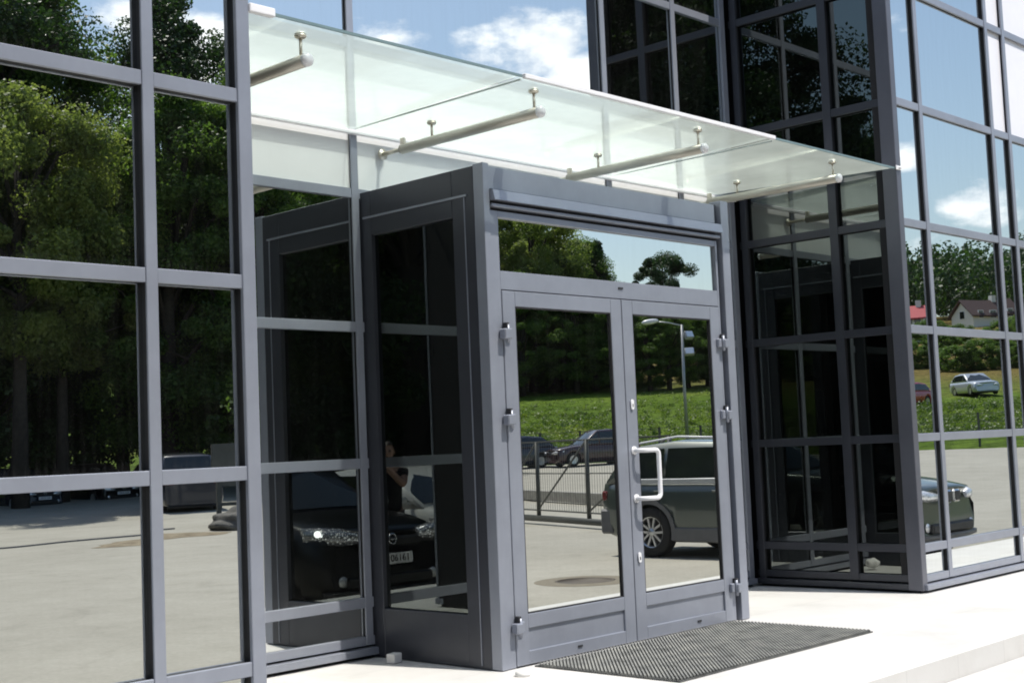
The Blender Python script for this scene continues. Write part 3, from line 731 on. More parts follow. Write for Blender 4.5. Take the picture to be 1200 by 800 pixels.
    if detail:
        gz = p.get('gz', zl - .02); gh = p.get('gh', .13)
        if p.get('kidney'):
            for s in (-1, 1):
                g = MB().box(min(s * .02, s * .21), max(s * .02, s * .21), yn - .03, yn + .022, gz - gh / 2, gz + gh / 2, .03); o = g.build('grille', M['chrome'], root)
                MB().box(min(s * .045, s * .185), max(s * .045, s * .185), yn + .0, yn + .028, gz - gh / 2 + .025, gz + gh / 2 - .025, .01).build('grille_bars', M['black_plastic'], o)
        else:
            g = MB().box(-w * .45, w * .45, yn - .06, yn + .012, gz - gh / 2, gz + gh / 2, .02); g.build('grille', M['black_plastic'], root)
            eb = MB().lathe([(.05, 0), (.062, .008), (.05, .016), (.038, .008), (.05, 0)], (0, yn + .012, gz + .03), (0, 1, 0), 20); eb.box(-.03, .03, yn + .012, yn + .03, gz + .022, gz + .038); eb.build('badge', M['chrome'], root)
        lowr = MB().box(-w * .62, w * .62, yn - .07, yn + .008, gc + .09, gc + .21, .02); lowr.build('air_intake', M['black_plastic'], root)
        bumper = MB(); rg = []
        for u in np.linspace(-1, 1, 13):
            x = w * .9 * u; y = yn - .12 * abs(u) ** 2.5; rg.append([(x, y + .0, gc + .005), (x, y + .035, gc + .02), (x, y + .035, gc + .07), (x, y - .03, gc + .085)])
        bumper.loft(rg); fix_normals(bumper.build('bumper', p.get('bump', M['black_plastic']), root))
        for s in (-1, 1):
            MB().lathe([(0, .016), (.05, .012), (.058, 0)], (s * w * .66, yn - .055, gc + .17), (0, 1, 0), 16).build('fog_light', M['lamp'], root)
        if p.get('plate'):
            z = p.get('pz', gc + .3)
            o = MB().box(-.26, .26, yn + .012, yn + .026, z - .057, z + .057, .003).build('number_plate', M['white_metal'], root)
            text_mesh(p['plate'], .105, M['black_plastic'], o, (0, yn + .028, z), (R(90), 0, R(180)))
        if p.get('rails'):
            for s in (-1, 1):
                x = s * wt * .86
                MB().tube([(x, yrf - .1, zr - .01), (x, yrf - .22, zr + .045), (x, (yrf + yrr) / 2, zrm + .06), (x, yrr + .15, zrr + .06), (x, yrr + .02, zrr + .01)], .016, 8).build('roof_rail', M['white_metal'], root)  # rails whitened to carry the sky's reflection along the roof edge
                MB().box(min(s * w * .925, s * w * .955), max(s * w * .925, s * w * .955), ycr + .22, ycw - .05, belt - .045, belt + .03, .006).build('waist_trim', M['paint_silver'], root)
        # arch flares
        if p.get('flare'):
            for ya in (fa, ra):
                for s in (-1, 1):
                    f = MB(); n = 16; r0, r1 = wr + .045, wr + .11; rg = []
                    for i in range(n + 1):
                        a_ = -.25 + (math.pi + .5) * i / n
                        c_, s_ = math.cos(a_), math.sin(a_); x0, x1 = s * w * .95, s * w * 1.014
                        rg.append([(x0, ya + r0 * c_, wr + r0 * s_), (x1, ya + r0 * c_, wr + r0 * s_), (x1, ya + r1 * c_, wr + r1 * s_), (x0, ya + r1 * c_, wr + r1 * s_)])
                    f.loft(rg, smooth=False); fix_normals(f.build('arch_trim', p.get('cladm', M['black_plastic']), root))
        if p.get('reartrim'):
            MB().box(-w * .96, w * .96, yt - .03, yt + .2, gc + .06, gc + .42, .03).build('rear_bumper', p['reartrim'], root)
    return root

# the dark hatchback nosed in beside the photographer
make_car('parked_car', (1.40, 2.1 - 2.07, LOT), R(-4), 'black hatchback parked nose-in with glinting headlights and white plate', 'car',
         dict(L=4.14, W=1.755, H=1.58, belt=1.02, hood=1.03, nose=.80, cab=(.70, .50, .12, .05), paint=M['paint_black'], fo=.86, ro=.78, wr=.33, gc=.19, lz=.80, lh=.17, pz=.56, gz=.73, gh=.10, plate='KLI 06161', quarter=False, rim=M['black_plastic'], glint=True))
# green-grey estate 4x4 standing nose-in by the right wing
make_car('parked_car', (16.25, -.07, LOT), 0, 'dark green-grey estate with roof rails parked nose-in by the right wing', 'car',
         dict(L=4.24, W=1.85, H=1.62, belt=1.08, hood=1.06, nose=.88, cab=(.675, .49, .10, .02), paint=M['paint_green'], fo=.66, ro=.92, wr=.355, gc=.26, lz=.80, lh=.14, gz=.80, gh=.17, kidney=True, rails=True, flare=True, cladm=M['mid_plastic'], clad=.17, bump=M['mid_plastic'], reartrim=M['mid_plastic'], hmat=M['paint_green'], tz=.80))
make_car('parked_car', (-1.55, -.75, LOT), 0, 'white hatchback parked nose-in behind the photographer', 'car',
         dict(L=4.0, W=1.7, H=1.45, belt=.95, hood=.95, nose=.72, cab=(.70, .49, .12, .04), paint=M['paint_white'], wr=.3, gc=.17, lz=.66, quarter=False))
# parked far back under the trees
blk = dict(L=4.3, W=1.75, H=1.46, belt=.94, hood=.93, nose=.74, cab=(.70, .50, .17, .04), paint=M['paint_navy'], wr=.31, gc=.17, quarter=False)
make_car('parked_car', (23.8, -27.2, LOT), R(205), 'tall dark people carrier parked alone in front of the wood', 'car',
         dict(L=4.6, W=1.85, H=1.85, belt=1.10, hood=1.08, nose=.85, cab=(.75, .58, .08, .02), paint=M['paint_navy'], wr=.33, gc=.2, hmat=M['chrome']))
for i, (x, y, pm, lab) in enumerate(((21.2, -39.2, 'paint_black', 'black saloon leftmost in the row under the trees'), (24.3, -39.6, 'paint_navy', 'dark blue saloon second in the row under the trees'), (27.6, -39.4, 'paint_black', 'black saloon third in the row under the trees'), (30.6, -39.0, 'paint_silver', 'silver saloon rightmost in the row under the trees'))):
    make_car('parked_car', (x, y, LOT + .1), R(4 * i - 6), lab, 'car', dict(blk, paint=M[pm], plate='KLI 214%d' % i))
make_car('parked_car', (47.6, -29.6, hgt(47.6, -29.6)), R(115), 'dark maroon estate parked beyond the gate', 'car', dict(blk, H=1.6, paint=paint('maroon_car_paint', (.05, .025, .028))), detail=False)
make_car('parked_car', (45.2, -32.6, hgt(45.2, -32.6)), R(120), 'dark blue saloon parked beyond the gate', 'car', dict(blk), detail=False)
make_car('parked_car', (84.5, -28.8, hgt(84.5, -28.8)), R(42), 'silver saloon standing on the meadow slope', 'car', dict(blk, paint=M['paint_silver']), detail=False)
make_car('parked_car', (78, -30.5, hgt(78, -30.5)), R(95), 'red hatchback standing on the meadow slope', 'car', dict(blk, paint=M['paint_red']), detail=False)

# ---------------------------------------------------------------- sliding gate, barrier, fence, lamp, manhole
def bar(mb, a, b, t): mb.tube([a, b], t, 4); return mb
def gate(name, A, B_, h, label, posts, diag=True):
    A = Vector(A); B_ = Vector(B_); d = B_ - A; up = Vector((0, 0, 1)); root = empty(name, A, 0, label, 'gate')
    m = MB(); P = lambda t, z: d * t + up * z
    bar(m, P(0, .13), P(1, .13), .085); bar(m, P(0, .30), P(1, .30), .02); bar(m, P(0, h), P(1, h), .022); bar(m, P(0, h * .62), P(1, h * .62), .016)
    for t in posts: bar(m, P(t, .1), P(t, h), .045)
    m.build('gate_frame', M['gate'], root)
    w = MB(); n = int(d.length / .10)
    for i in range(n): bar(w, P((i + .5) / n, .3), P((i + .5) / n, h), .003)
    w.build('gate_mesh', M['gate'], root)
    if diag:
        for t0, t1 in zip(posts, posts[1:]):
            q = MB(); bar(q, P(t0, h), P(t1, .32), .02); q.build('brace', M['gate'], root)
    return root
gate('sliding_gate', (19.0, -3.6, LOT), (21.6, -10.4, LOT), 1.72, 'grey mesh sliding gate with diagonal braces and a heavy bottom beam', [0, .42, .72, 1])
rt = empty('gate_end_frame', (18.2, -17.0, LOT), R(20), 'grey framed gate end standing by the boulder in the yard', 'gate')
m = MB(); m.box(-.05, .05, -.05, .05, 0, 2.0); m.box(1.15, 1.25, -.05, .05, 0, 2.0); m.box(.05, 1.15, -.04, .04, 1.9, 2.0); m.build('gate_frame', M['gate'], rt)
MB().box(.05, 1.15, -.01, .01, .95, 1.9).build('panel', M['gate'], rt); MB().box(.05, 1.15, -.03, .03, .5, .58).build('rail', M['gate'], rt)
rt = empty('gate_end_frame', (20.6, -19.4, LOT), R(25), 'grey gate end with bare lower rails farther from the building', 'gate')
m = MB(); m.box(-.05, .05, -.05, .05, 0, 2.0); m.box(1.45, 1.55, -.05, .05, 0, 2.0); m.box(.05, 1.45, -.04, .04, 1.9, 2.0); m.build('gate_frame', M['gate'], rt)
MB().box(.05, 1.45, -.01, .01, 1.0, 1.9).build('panel', M['gate'], rt)
MB().box(.05, 1.45, -.03, .03, .1, .16).build('rail', M['gate'], rt); MB().box(.05, 1.45, -.03, .03, .5, .56).build('rail', M['gate'], rt)
bm = bmesh.new(); bmesh.ops.create_icosphere(bm, subdivisions=4, radius=1)
for v in bm.verts:
    k = 1 + .14 * math.sin(4 * v.co.x + 1) * math.cos(3.3 * v.co.y) + .08 * math.sin(9 * v.co.z + 5 * v.co.x); v.co = Vector((v.co.x * .75, v.co.y * .6, max(-.2, v.co.z * .38))) * k; v.co.z += .12
q = MB(); q.addbm(bm, True); bm.free(); o = tag(q.build('boulder', M['stone']), 'grey boulder lying at the foot of the gate end', 'boulder'); o.location = (18.1, -15.9, LOT)
def dirt_mat():
    m, nt, b, out = mat('dry_dirt'); n = node(nt, 'ShaderNodeTexNoise', Scale=3, Detail=8, Roughness=.7); nt.links.new(coords(nt), n.inputs['Vector'])
    r = ramp(nt, n.outputs['Fac'], [(.3, (.12, .09, .055)), (.6, (.30, .25, .17))]); nt.links.new(r.outputs[0], b.inputs['Base Color']); b.inputs['Roughness'].default_value = 1; return m
d = MB(); n = 26; rg = [(0, 0, .07)]
for k, (f, z) in enumerate(((.4, .06), (.75, .03), (1, .004))):
    for i in range(n):
        a = 2 * math.pi * i / n; q = f * (1 + .18 * math.sin(3 * a) + .1 * math.sin(7 * a + 1)); rg.append((1.5 * q * math.cos(a), .9 * q * math.sin(a), z))
d.v = rg
for i in range(n): d.f.append((0, 1 + i, 1 + (i + 1) % n)); d.sm.append(True)
for k in range(2):
    for i in range(n): a, b = 1 + k * n + i, 1 + k * n + (i + 1) % n; d.f.append((a, a + n, b + n, b)); d.sm.append(True)
o = tag(d.build('dirt_patch', dirt_mat()), kind='structure'); o.location = (15.6, -15.4, LOT)
o = empty('manhole_cover', (12.5, -.1, LOT), 0, 'round dark iron manhole cover in the pale yard', 'manhole')
MB().lathe([(.37, .001), (.37, .008), (.33, .008), (.33, .005), (0, .005)], (0, 0, 0), (0, 0, 1), 32).build('cover', simple('rusty_iron', (.09, .07, .05), .7), o)
MB().lathe([(.62, .001), (.60, .006), (.372, .008)], (0, 0, 0), (0, 0, 1), 32).build('surround', simple('dirty_collar', (.20, .175, .13), .9), o)
# lamp
lx, ly = 56.2, -30.4; lz = hgt(lx, ly)
o = empty('street_lamp', (lx, ly, lz), 0, 'grey street lamp with two floodlights fixed below its arm', 'street lamp')
MB().tube([(0, 0, -.1), (0, 0, 6.3)], [.10, .06], 10).build('pole', M['zinc'], o)
MB().tube([(0, 0, 6.25), (-.45, -.5, 6.42), (-.85, -.95, 6.5)], .04, 8).build('arm', M['zinc'], o)
bm = bmesh.new(); bmesh.ops.create_uvsphere(bm, u_segments=14, v_segments=8, radius=1)
for v in bm.verts: v.co = Vector((v.co.x * .45, v.co.y * .2, v.co.z * .14))
q = MB(); q.addbm(bm, True); bm.free(); h_ = q.build('lamp_head', M['white_metal'], o); h_.location = (-1.05, -1.2, 6.52); h_.rotation_euler = (0, .1, math.atan2(-.95, -.85))
for z, a in ((5.75, .3), (4.9, .8)):
    f = MB().box(-.25, .25, -.12, .12, -.2, .2, .03); f_ = f.build('floodlight', M['zinc'], o); f_.location = (.28, .2, z); f_.rotation_euler = (.5, 0, a)
    MB().box(-.21, .21, .118, .13, -.16, .16).build('lens', M['lamp'], f_)
# wire fence along the meadow edge
fe = empty('wire_fence', (44, -40, hgt(44, -40)), 0, 'thin wire fence on posts along the foot of the meadow', 'fence'); FO = Vector(fe.location)
wires = MB(); prev = None
for i in range(26):
    a = R(-48 + i * 1.9); x, y = 58.8 * math.cos(a), 58.8 * math.sin(a); z = hgt(x, y); p = Vector((x, y, z)) - FO
    MB().box(p.x - .04, p.x + .04, p.y - .04, p.y + .04, p.z - .2, p.z + 1.5).build('post', M['gate'], fe)
    if prev is not None:
        for hh in (.3, .7, 1.1, 1.45): wires.tube([prev + Vector((0, 0, hh)), p + Vector((0, 0, hh))], .012, 4, False)
    prev = p
wires.build('wire', M['gate'], fe)
# low kerb wall beyond the gate
k = MB(); A = Vector((24, -5, hgt(24, -5))); B_ = Vector((30.5, -19, hgt(30, -19))); nn = Vector((.12, .05, 0)); u_ = Vector((0, 0, .28))
k.loft([[q - nn, q + nn, q + nn + u_, q - nn + u_] for q in (A, B_)], smooth=False); tag(k.build('kerb', M['concrete']), kind='structure')
# far houses
def house(loc, rz, w, d, h, rh, label, roofm):
    o = empty('house', loc, rz, label, 'house')
    MB().box(-w / 2, w / 2, -d / 2, d / 2, -1, h).build('wall', M['plaster'], o)
    g = MB(); g.quad((-w / 2, -d / 2, h), (-w / 2, d / 2, h), (-w / 2, 0, h + rh)); g.quad((w / 2, d / 2, h), (w / 2, -d / 2, h), (w / 2, 0, h + rh)); g.build('gable', M['plaster'], o)
    r = MB(); e = .5
    for s in (-1, 1): r.loft([[(-w / 2 - e, 0, h + rh + .1), (-w / 2 - e, s * (d / 2 + e), h - .35), (-w / 2 - e, s * (d / 2 + e), h - .15), (-w / 2 - e, 0, h + rh + .3)], [(w / 2 + e, 0, h + rh + .1), (w / 2 + e, s * (d / 2 + e), h - .35), (w / 2 + e, s * (d / 2 + e), h - .15), (w / 2 + e, 0, h + rh + .3)]], smooth=False)
    rf = fix_normals(r.build('roof', roofm, o)); MB().box(w * .2, w * .2 + .7, -.4, .4, h + rh * .5, h + rh + 1).build('chimney', M['plaster'], rf)
    for s in (-1, 1):
        for x in (-w * .3, 0, w * .3):
            f = MB().box(x - .55, x + .55, s * d / 2 - .05, s * d / 2 + .05, 1, 2.3).build('window', M['white_metal'], o); MB().box(x - .45, x + .45, s * d / 2 - .07, s * d / 2 + .07, 1.1, 2.2).build('pane', M['car_glass'], f)
        f = MB().box(s * w / 2 - .05, s * w / 2 + .05, -.6, .6, 1, 2.3).build('window', M['white_metal'], o); MB().box(s * w / 2 - .07, s * w / 2 + .07, -.5, .5, 1.1, 2.2).build('pane', M['car_glass'], f)
house((207, -82.5, hgt(207, -82.5) + .2), R(28), 8, 5, 1.6, 2.2, 'white house with long brown roof on the hillside', M['tile_dark'])
house((169.5, -76, hgt(169.5, -76) + .6), R(70), 4, 5, 2.4, 1.4, 'white house with red roof on the hillside', M['tile_red'])

# ---------------------------------------------------------------- trees
def leaves(mb_n, centers, radii, per, size, flat=1.0, seed=0, droop=0):
    r = np.random.default_rng(seed); C = np.repeat(np.array(centers), per, 0); Rr = np.repeat(np.array(radii), per, 0)
    n = len(C); d = r.normal(size=(n, 3)); d /= np.linalg.norm(d, axis=1)[:, None]
    rad = r.random(n) ** .45; P = C + d * (Rr * rad)[:, None] * np.array([1, 1, flat])
    nrm = d * .6 + r.normal(size=(n, 3)) * .7 + np.array([0, 0, .35]); nrm /= np.linalg.norm(nrm, axis=1)[:, None]
    t = r.normal(size=(n, 3)); t -= nrm * (t * nrm).sum(1)[:, None]; t /= np.linalg.norm(t, axis=1)[:, None]; b = np.cross(nrm, t)
    s = size * (.6 + .8 * r.random(n))[:, None]
    Q = np.stack([P - t * s * .5, P + b * s * .33, P + t * s * .5, P - b * s * .33], 1).reshape(-1, 3)
    return Q
def leaf_obj(name, Q, m, parent):
    n = len(Q) // 4; me = bpy.data.meshes.new(name)
    me.vertices.add(len(Q)); me.vertices.foreach_set('co', Q.astype(np.float32).ravel())
    me.loops.add(n * 4); me.loops.foreach_set('vertex_index', np.arange(n * 4, dtype=np.int32)); me.polygons.add(n); me.polygons.foreach_set('loop_start', np.arange(0, n * 4, 4, dtype=np.int32)); me.polygons.foreach_set('loop_total', np.full(n, 4, dtype=np.int32))
    me.update(calc_edges=True); me.materials.append(m)
    o = bpy.data.objects.new(name, me); COL.objects.link(o); o.parent = parent; return o
def tree(name, h, cw, base, nclump, per, size, m, seed, label, group, shape='round'):
    r = random.Random(seed); o = empty(name, (0, 0, 0), 0, label, 'tree', group)
    tr = MB(); bend = r.uniform(-.4, .4)
    tr.tube([(0, 0, -.4), (bend * .3, 0, h * .25), (bend, bend * .5, h * .55), (bend * .8, 0, h * .9)], [h * .024, h * .018, h * .012, h * .004], 8)
    cs, rs = [], []
    for i in range(nclump):
        z = r.random(); a = r.uniform(0, 2 * math.pi)
        if shape == 'cone': env = (1 - z) ** .8 * (1 if z > .05 else .6)
        elif shape == 'round': env = math.sqrt(max(.02, 1 - (2 * z - 1) ** 2)) * (1 if z < .5 else 1.0)
        else: env = (1 - abs(2 * z - .8) ** 2.2 * .75)
        env = max(.12, env); q = env * cw / 2 * (.35 + .65 * r.random() ** .5) * (1 + .22 * math.sin(3 * a + seed))
        c = (q * math.cos(a) + bend * z, q * math.sin(a), base + (h - base) * z); cs.append(c); rs.append(cw * r.uniform(.05, .16) * (.75 if shape == 'cone' else 1))
        if i % 4 == 0: tr.tube([(bend * z * .6, 0, base + (c[2] - base) * .55), (c[0] * .6, c[1] * .6, c[2] - .1 * h * .3), c], [h * .007, h * .004, h * .0015], 5, False)
    tr.build('trunk', M['bark'], o)
    leaf_obj('crown', leaves(None, cs, rs, per, size, .8, seed), m, o)
    return o
T = dict(
    A=tree('broadleaf_tree', 21, 11, 2.0, 130, 900, .155, M['leaf_dark'], 1, 'tall dark broadleaf tree in the wood behind the yard', 'trees of the wood', 'oval'),
    B=tree('broadleaf_tree', 19, 9, 2.5, 120, 850, .155, M['leaf_mid'], 2, 'tall green broadleaf tree in the wood behind the yard', 'trees of the wood', 'oval'),
    C=tree('willow_tree', 14, 8, 5.5, 90, 900, .14, M['leaf_light'], 3, 'pale green bushy tree at the edge of the wood', 'pale trees at the wood edge', 'round'),
    D=tree('spruce_tree', 18, 6, 1.0, 110, 440, 0.19, M['leaf_needle'], 4, 'narrow dark spruce in the far tree line', 'spruces in the far tree line', 'cone'),
    E=tree('oak_tree', 15, 12, 3.0, 46, 900, .26, M['leaf_dark'], 5, 'round dark oak rising above the far tree line', 'oaks above the far tree line', 'round'),
    G=tree('bush', 6, 6, .2, 60, 420, .18, M['leaf_dark'], 8, 'dark undergrowth bush at the foot of the wood', 'undergrowth of the wood', 'round'),
    F=tree('bush', 5, 6, .3, 70, 420, .17, M['leaf_mid'], 6, 'green bush at the top of the meadow', 'bushes at the top of the meadow', 'round'))
used = set()
def plant(k, x, y, s=1.0, rz=None, z=None, sx=1.0):
    if k in used: o = copy_tree(T[k])
    else: o = T[k]; used.add(k)
    o.location = (x, y, hgt(x, y) - .1 if z is None else z); o.rotation_euler.z = random.uniform(0, 6.28) if rz is None else rz
    o.scale = (s * sx, s * sx, s); return o
# wood behind the yard (seen mirrored in the left wing)
for x in np.arange(-62, 36, 4.6):
    plant(random.choice('AAB'), x + random.uniform(-1.5, 1.5), -46 + random.uniform(-2, 1.5), random.uniform(1.05, 1.3))
for x in np.arange(-64, 31, 6):
    plant('A', x + random.uniform(-2, 2), -54 + random.uniform(-3, 3), random.uniform(1.3, 1.5))
for x in np.arange(-60, 34, 4.5): plant('G', x + random.uniform(-1.5, 1.5), -42.6 + random.uniform(-.8, .8), random.uniform(.8, 1.2))
plant('C', 23.0, -36.6, 1.06, sx=.95); plant('C', 25.6, -38.4, .95, sx=.9); plant('B', 29.8, -37.2, .86, sx=1.1); plant('C', 31.2, -43.5, .95); plant('C', 8, -42, .9); plant('C', -14, -42, .9)
for az, s_, k, sc in ((33.6, 58, 'B', .9), (34.9, 60, 'A', .82), (36.0, 57, 'B', .74), (37.2, 60, 'C', .98), (38.4, 58, 'B', .72), (39.6, 62, 'A', .66), (41, 64, 'B', .62), (35.4, 52, 'F', 1.0), (37.4, 53, 'F', .9)):
    plant(k, s_ * math.sin(R(az)), 12.8 - s_ * math.cos(R(az)), sc)
plant('B', 38.5, -49, .85); plant('B', 44, -55, .8)
# trees west of the yard, behind the photographer
for y in np.arange(-40, 22, 5.5): plant(random.choice('AB'), -44 + random.uniform(-3, 3), y, random.uniform(.8, .95))
for x, y, k, sc in ((-15, -15.5, 'A', 1.0), (-20, -20, 'B', 1.15), (-24, -17, 'A', 1.1), (-12, -21, 'B', 1.1), (-30, -25, 'A', 1.25), (-6, -27, 'A', 1.1), (-17, -29, 'B', 1.2), (1, -33, 'B', 1.05)): plant(k, x, y, sc)
# far tree line at the top of the meadow
def pol(az, s): return s * math.sin(R(az)), 8 - s * math.cos(R(az))
for i, az in enumerate(np.arange(37, 52.3, .42)):
    s = 121 + random.uniform(-4, 7); x, y = pol(az, s); k = random.choice('DBBCBCB'); top = (16.5 if az < 48.5 else 14.4 if az < 50.3 else 14.6 if az < 51.6 else 11.5) * random.uniform(.86, 1.06)
    plant(k, x, y, top / {'D': 18, 'B': 19, 'C': 14}[k], sx=1.1)
for az in np.arange(37.5, 57.5, .8):
    s = 113 + random.uniform(-3, 4); x, y = pol(az, s); k = random.choice('BBC'); top = (10.5 if az < 52 else 7.2) * random.uniform(.8, 1.1)
    plant(k, x, y, top / {'B': 19, 'C': 14}[k], sx=1.4)
x, y = pol(53.45, 300); plant('E', x, y, 1.25, rz=.6)
for az in np.arange(57, 76, .95):
    x, y = pol(az, 122 + random.uniform(-4, 8)); plant('F', x, y, random.uniform(.55, .9) if az < 57 else random.uniform(.38, .55), sx=1.4)
for i in range(46):
    x, y = pol(random.uniform(58, 75), random.uniform(130, 205)); plant('F', x, y, random.uniform(.35, .6), sx=1.5)
for az in list(np.arange(57.5, 63.4, 1.1)) + [68.2, 69.4, 71, 72.5, 74]:
    x, y = pol(az, 150 + random.uniform(-6, 10)); plant(random.choice('BBD'), x, y, random.uniform(.3, .45), sx=1.3)
# wooded hillside: nobody could count it
cs, rs = [], []
for i in range(2600):
    az = random.uniform(33, 82); s = random.uniform(225, 430); x, y = pol(az, s); z = hgt(x, y)
    hh = random.uniform(9, 16) * (1.15 if random.random() < .1 else 1)
    if az < 58: hh *= .5
    if 63 < az < 68.5 and s < 240: continue
    for q in range(3): cs.append((x + random.uniform(-1.5, 1.5), y + random.uniform(-1.5, 1.5), z + hh * (.35 + .25 * q))); rs.append(random.uniform(2.2, 4.2) * (1.1 - .2 * q))
fo = leaf_obj('hillside_forest', leaves(None, cs, rs, 64, .75, .95, 9), M['leaf_dark'], None); tag(fo, kind='stuff', label='dense green wood covering the hillside', cat='forest')
# tall weeds on the meadow foot
cs, rs = [], []
for i in range(2600):
    az = random.uniform(36, 70); s = 67 + (48 if az < 58 else 20) * random.random() ** 1.4; x, y = pol(az, s); cs.append((x, y, hgt(x, y) + .12)); rs.append(random.uniform(.25, .6))
wd = leaf_obj('tall_grass', leaves(None, cs, rs, 60, .13, .7, 11), M['weed'], None); tag(wd, kind='stuff', label='rank tall grass and weeds on the meadow slope', cat='grass')

# ---------------------------------------------------------------- the photographer
FW2, LF2 = Vector((.726, .688, 0)), Vector((-.688, .726, 0))
per = empty('person', tuple(LF2 * .19 - FW2 * .30 + Vector((0, 0, LOT))), math.atan2(.688, .726) - math.pi / 2, 'person in black shirt and dark jeans raising a compact camera', 'person')
# local frame: +y forward, +x right, z up from the ground
def skin(name, J, E, m, sub=2):
    me = bpy.data.meshes.new(name); me.from_pydata([j[:3] for j in J], E, []); o = bpy.data.objects.new(name, me); COL.objects.link(o)
    md = o.modifiers.new('s', 'SKIN'); me.skin_vertices[0].data[0].use_root = True
    for i, j in enumerate(J): me.skin_vertices[0].data[i].radius = (j[3], j[4] if len(j) > 4 else j[3])
    sb = o.modifiers.new('d', 'SUBSURF'); sb.levels = sub; sb.render_levels = sub
    applied(o); me = o.data; me.polygons.foreach_set('use_smooth', [True] * len(me.polygons)); me.materials.clear(); me.materials.append(m); o.parent = per; return o
J = [(0, 0, .95, .15, .11), (0, -.01, 1.12, .135, .10), (0, -.01, 1.30, .16, .11), (0, -.01, 1.43, .12, .085), (0, .0, 1.50, .055), (0, .02, 1.56, .055),
     (.18, 0, 1.41, .062), (.31, .10, 1.29, .048), (.25, .22, 1.51, .036), (.23, .24, 1.60, .026, .036),
     (-.18, 0, 1.41, .062), (-.19, .18, 1.25, .048), (.03, .26, 1.50, .036), (.11, .25, 1.60, .026, .036),
     (.10, 0, .86, .095), (.105, .02, .47, .062), (.11, -.01, .10, .045), (.115, .12, .045, .04, .035),
     (-.10, 0, .86, .095), (-.105, .02, .47, .062), (-.11, -.01, .10, .045), (-.115, .12, .045, .04, .035)]
E_ = [(0, 1), (1, 2), (2, 3), (3, 4), (4, 5), (3, 6), (6, 7), (7, 8), (8, 9), (3, 10), (10, 11), (11, 12), (12, 13), (0, 14), (14, 15), (15, 16), (16, 17), (0, 18), (18, 19), (19, 20), (20, 21)]
body = skin('body', J, E_, M['skin'])
# fingers closed around the camera
for hx, sgn in ((.235, 1), (.115, -1)):
    for i in range(4):
        zz = 1.70 - .018 * i - .02; L_ = (.9, 1.0, .95, .8)[i]
        skin('finger', [(hx, .245, zz - .02, .011), (hx + sgn * .018, .262, zz, .010), (hx + sgn * .012, .285, zz + .002, .009), (hx - sgn * .018 * L_, .292, zz + .002, .0075)], [(0, 1), (1, 2), (2, 3)], M['skin'], 1)
    skin('thumb', [(hx, .24, 1.62, .013), (hx - sgn * .012, .232, 1.65, .012), (hx - sgn * .03, .236, 1.665, .010)], [(0, 1), (1, 2)], M['skin'], 1)
bm = bmesh.new(); bmesh.ops.create_uvsphere(bm, u_segments=24, v_segments=18, radius=1)
for v in bm.verts:
    c = v.co.copy(); z = c.z; wx = .076 * (1 if z > -.1 else 1 + .35 * (z + .1)); v.co = Vector((c.x * wx, c.y * .095 * (1 if c.y < 0 else .93 + .1 * (z < -.3)), z * .118))
    if c.y > .5 and abs(c.x) < .3: v.co.y += .022 * math.exp(-((z + .12) / .18) ** 2) * (1 - abs(c.x) / .3)      # nose
    if c.y > .4 and .2 < abs(c.x) < .6: v.co.y -= .008 * math.exp(-((z - .1) / .15) ** 2)                        # eye sockets
    if c.y > .5 and abs(c.x) < .4: v.co.y += .006 * math.exp(-((z + .52) / .1) ** 2)                              # lips
q = MB(); q.addbm(bm, True); bm.free(); hd = q.build('head', M['skin'], per); hd.location = (0, .03, 1.665)
for s in (-1, 1):
    MB().lathe([(0, .012), (.008, .010), (.012, 0)], (s * .03, .105, 1.675 - 1.665 + .0), (0, 1, 0), 12).build('eye', M['car_glass'], hd).location = (0, -.03, 0)
    MB().lathe([(0, .016), (.02, .014), (.03, 0)], (s * .072, -.008, -.01), (s, 0, 0), 12).build('ear', M['skin'], hd)
bm = bmesh.new(); bmesh.ops.create_uvsphere(bm, u_segments=20, v_segments=14, radius=1)
bmesh.ops.delete(bm, geom=[v for v in bm.verts if (v.co.z < -.25) or (v.co.y > .45 and v.co.z < .45)], context='VERTS')
for v in bm.verts: v.co = Vector((v.co.x * .085, v.co.y * .105, v.co.z * .130 + .004))
q = MB(); q.addbm(bm, True); bm.free(); q.build('hair', M['hair'], hd)
skin('shirt', [(0, 0, .86, .16, .125), (0, 0, .97, .172, .13), (0, -.01, 1.12, .16, .12), (0, -.01, 1.30, .176, .125), (0, -.01, 1.425, .135, .097), (.185, 0, 1.405, .076), (.27, .055, 1.35, .07), (-.185, 0, 1.405, .076), (-.18, .11, 1.33, .07)], [(0, 1), (1, 2), (2, 3), (3, 4), (4, 5), (5, 6), (4, 7), (7, 8)], M['shirt'])
skin('trousers', [(0, 0, .97, .155, .118), (.10, 0, .85, .108), (.105, .02, .47, .078), (.11, -.01, .09, .068), (-.10, 0, .85, .108), (-.105, .02, .47, .078), (-.11, -.01, .09, .068)], [(0, 1), (1, 2), (2, 3), (0, 4), (4, 5), (5, 6)], M['jeans'])
cm = empty('compact_camera', tuple(LF2 * 0 - FW2 * .035 + Vector((0, 0, CAMZ))), per.rotation_euler.z, 'small silver compact camera held up by the photographer', 'camera')
MB().box(-.048, .048, -.014, .010, -.03, .03, .006).build('camera_body', M['alloy'], cm); MB().lathe([(.021, .010), (.021, .018), (.016, .02), (0, .019)], (0, 0, 0), (0, 1, 0), 20).build('lens', M['black_plastic'], cm)

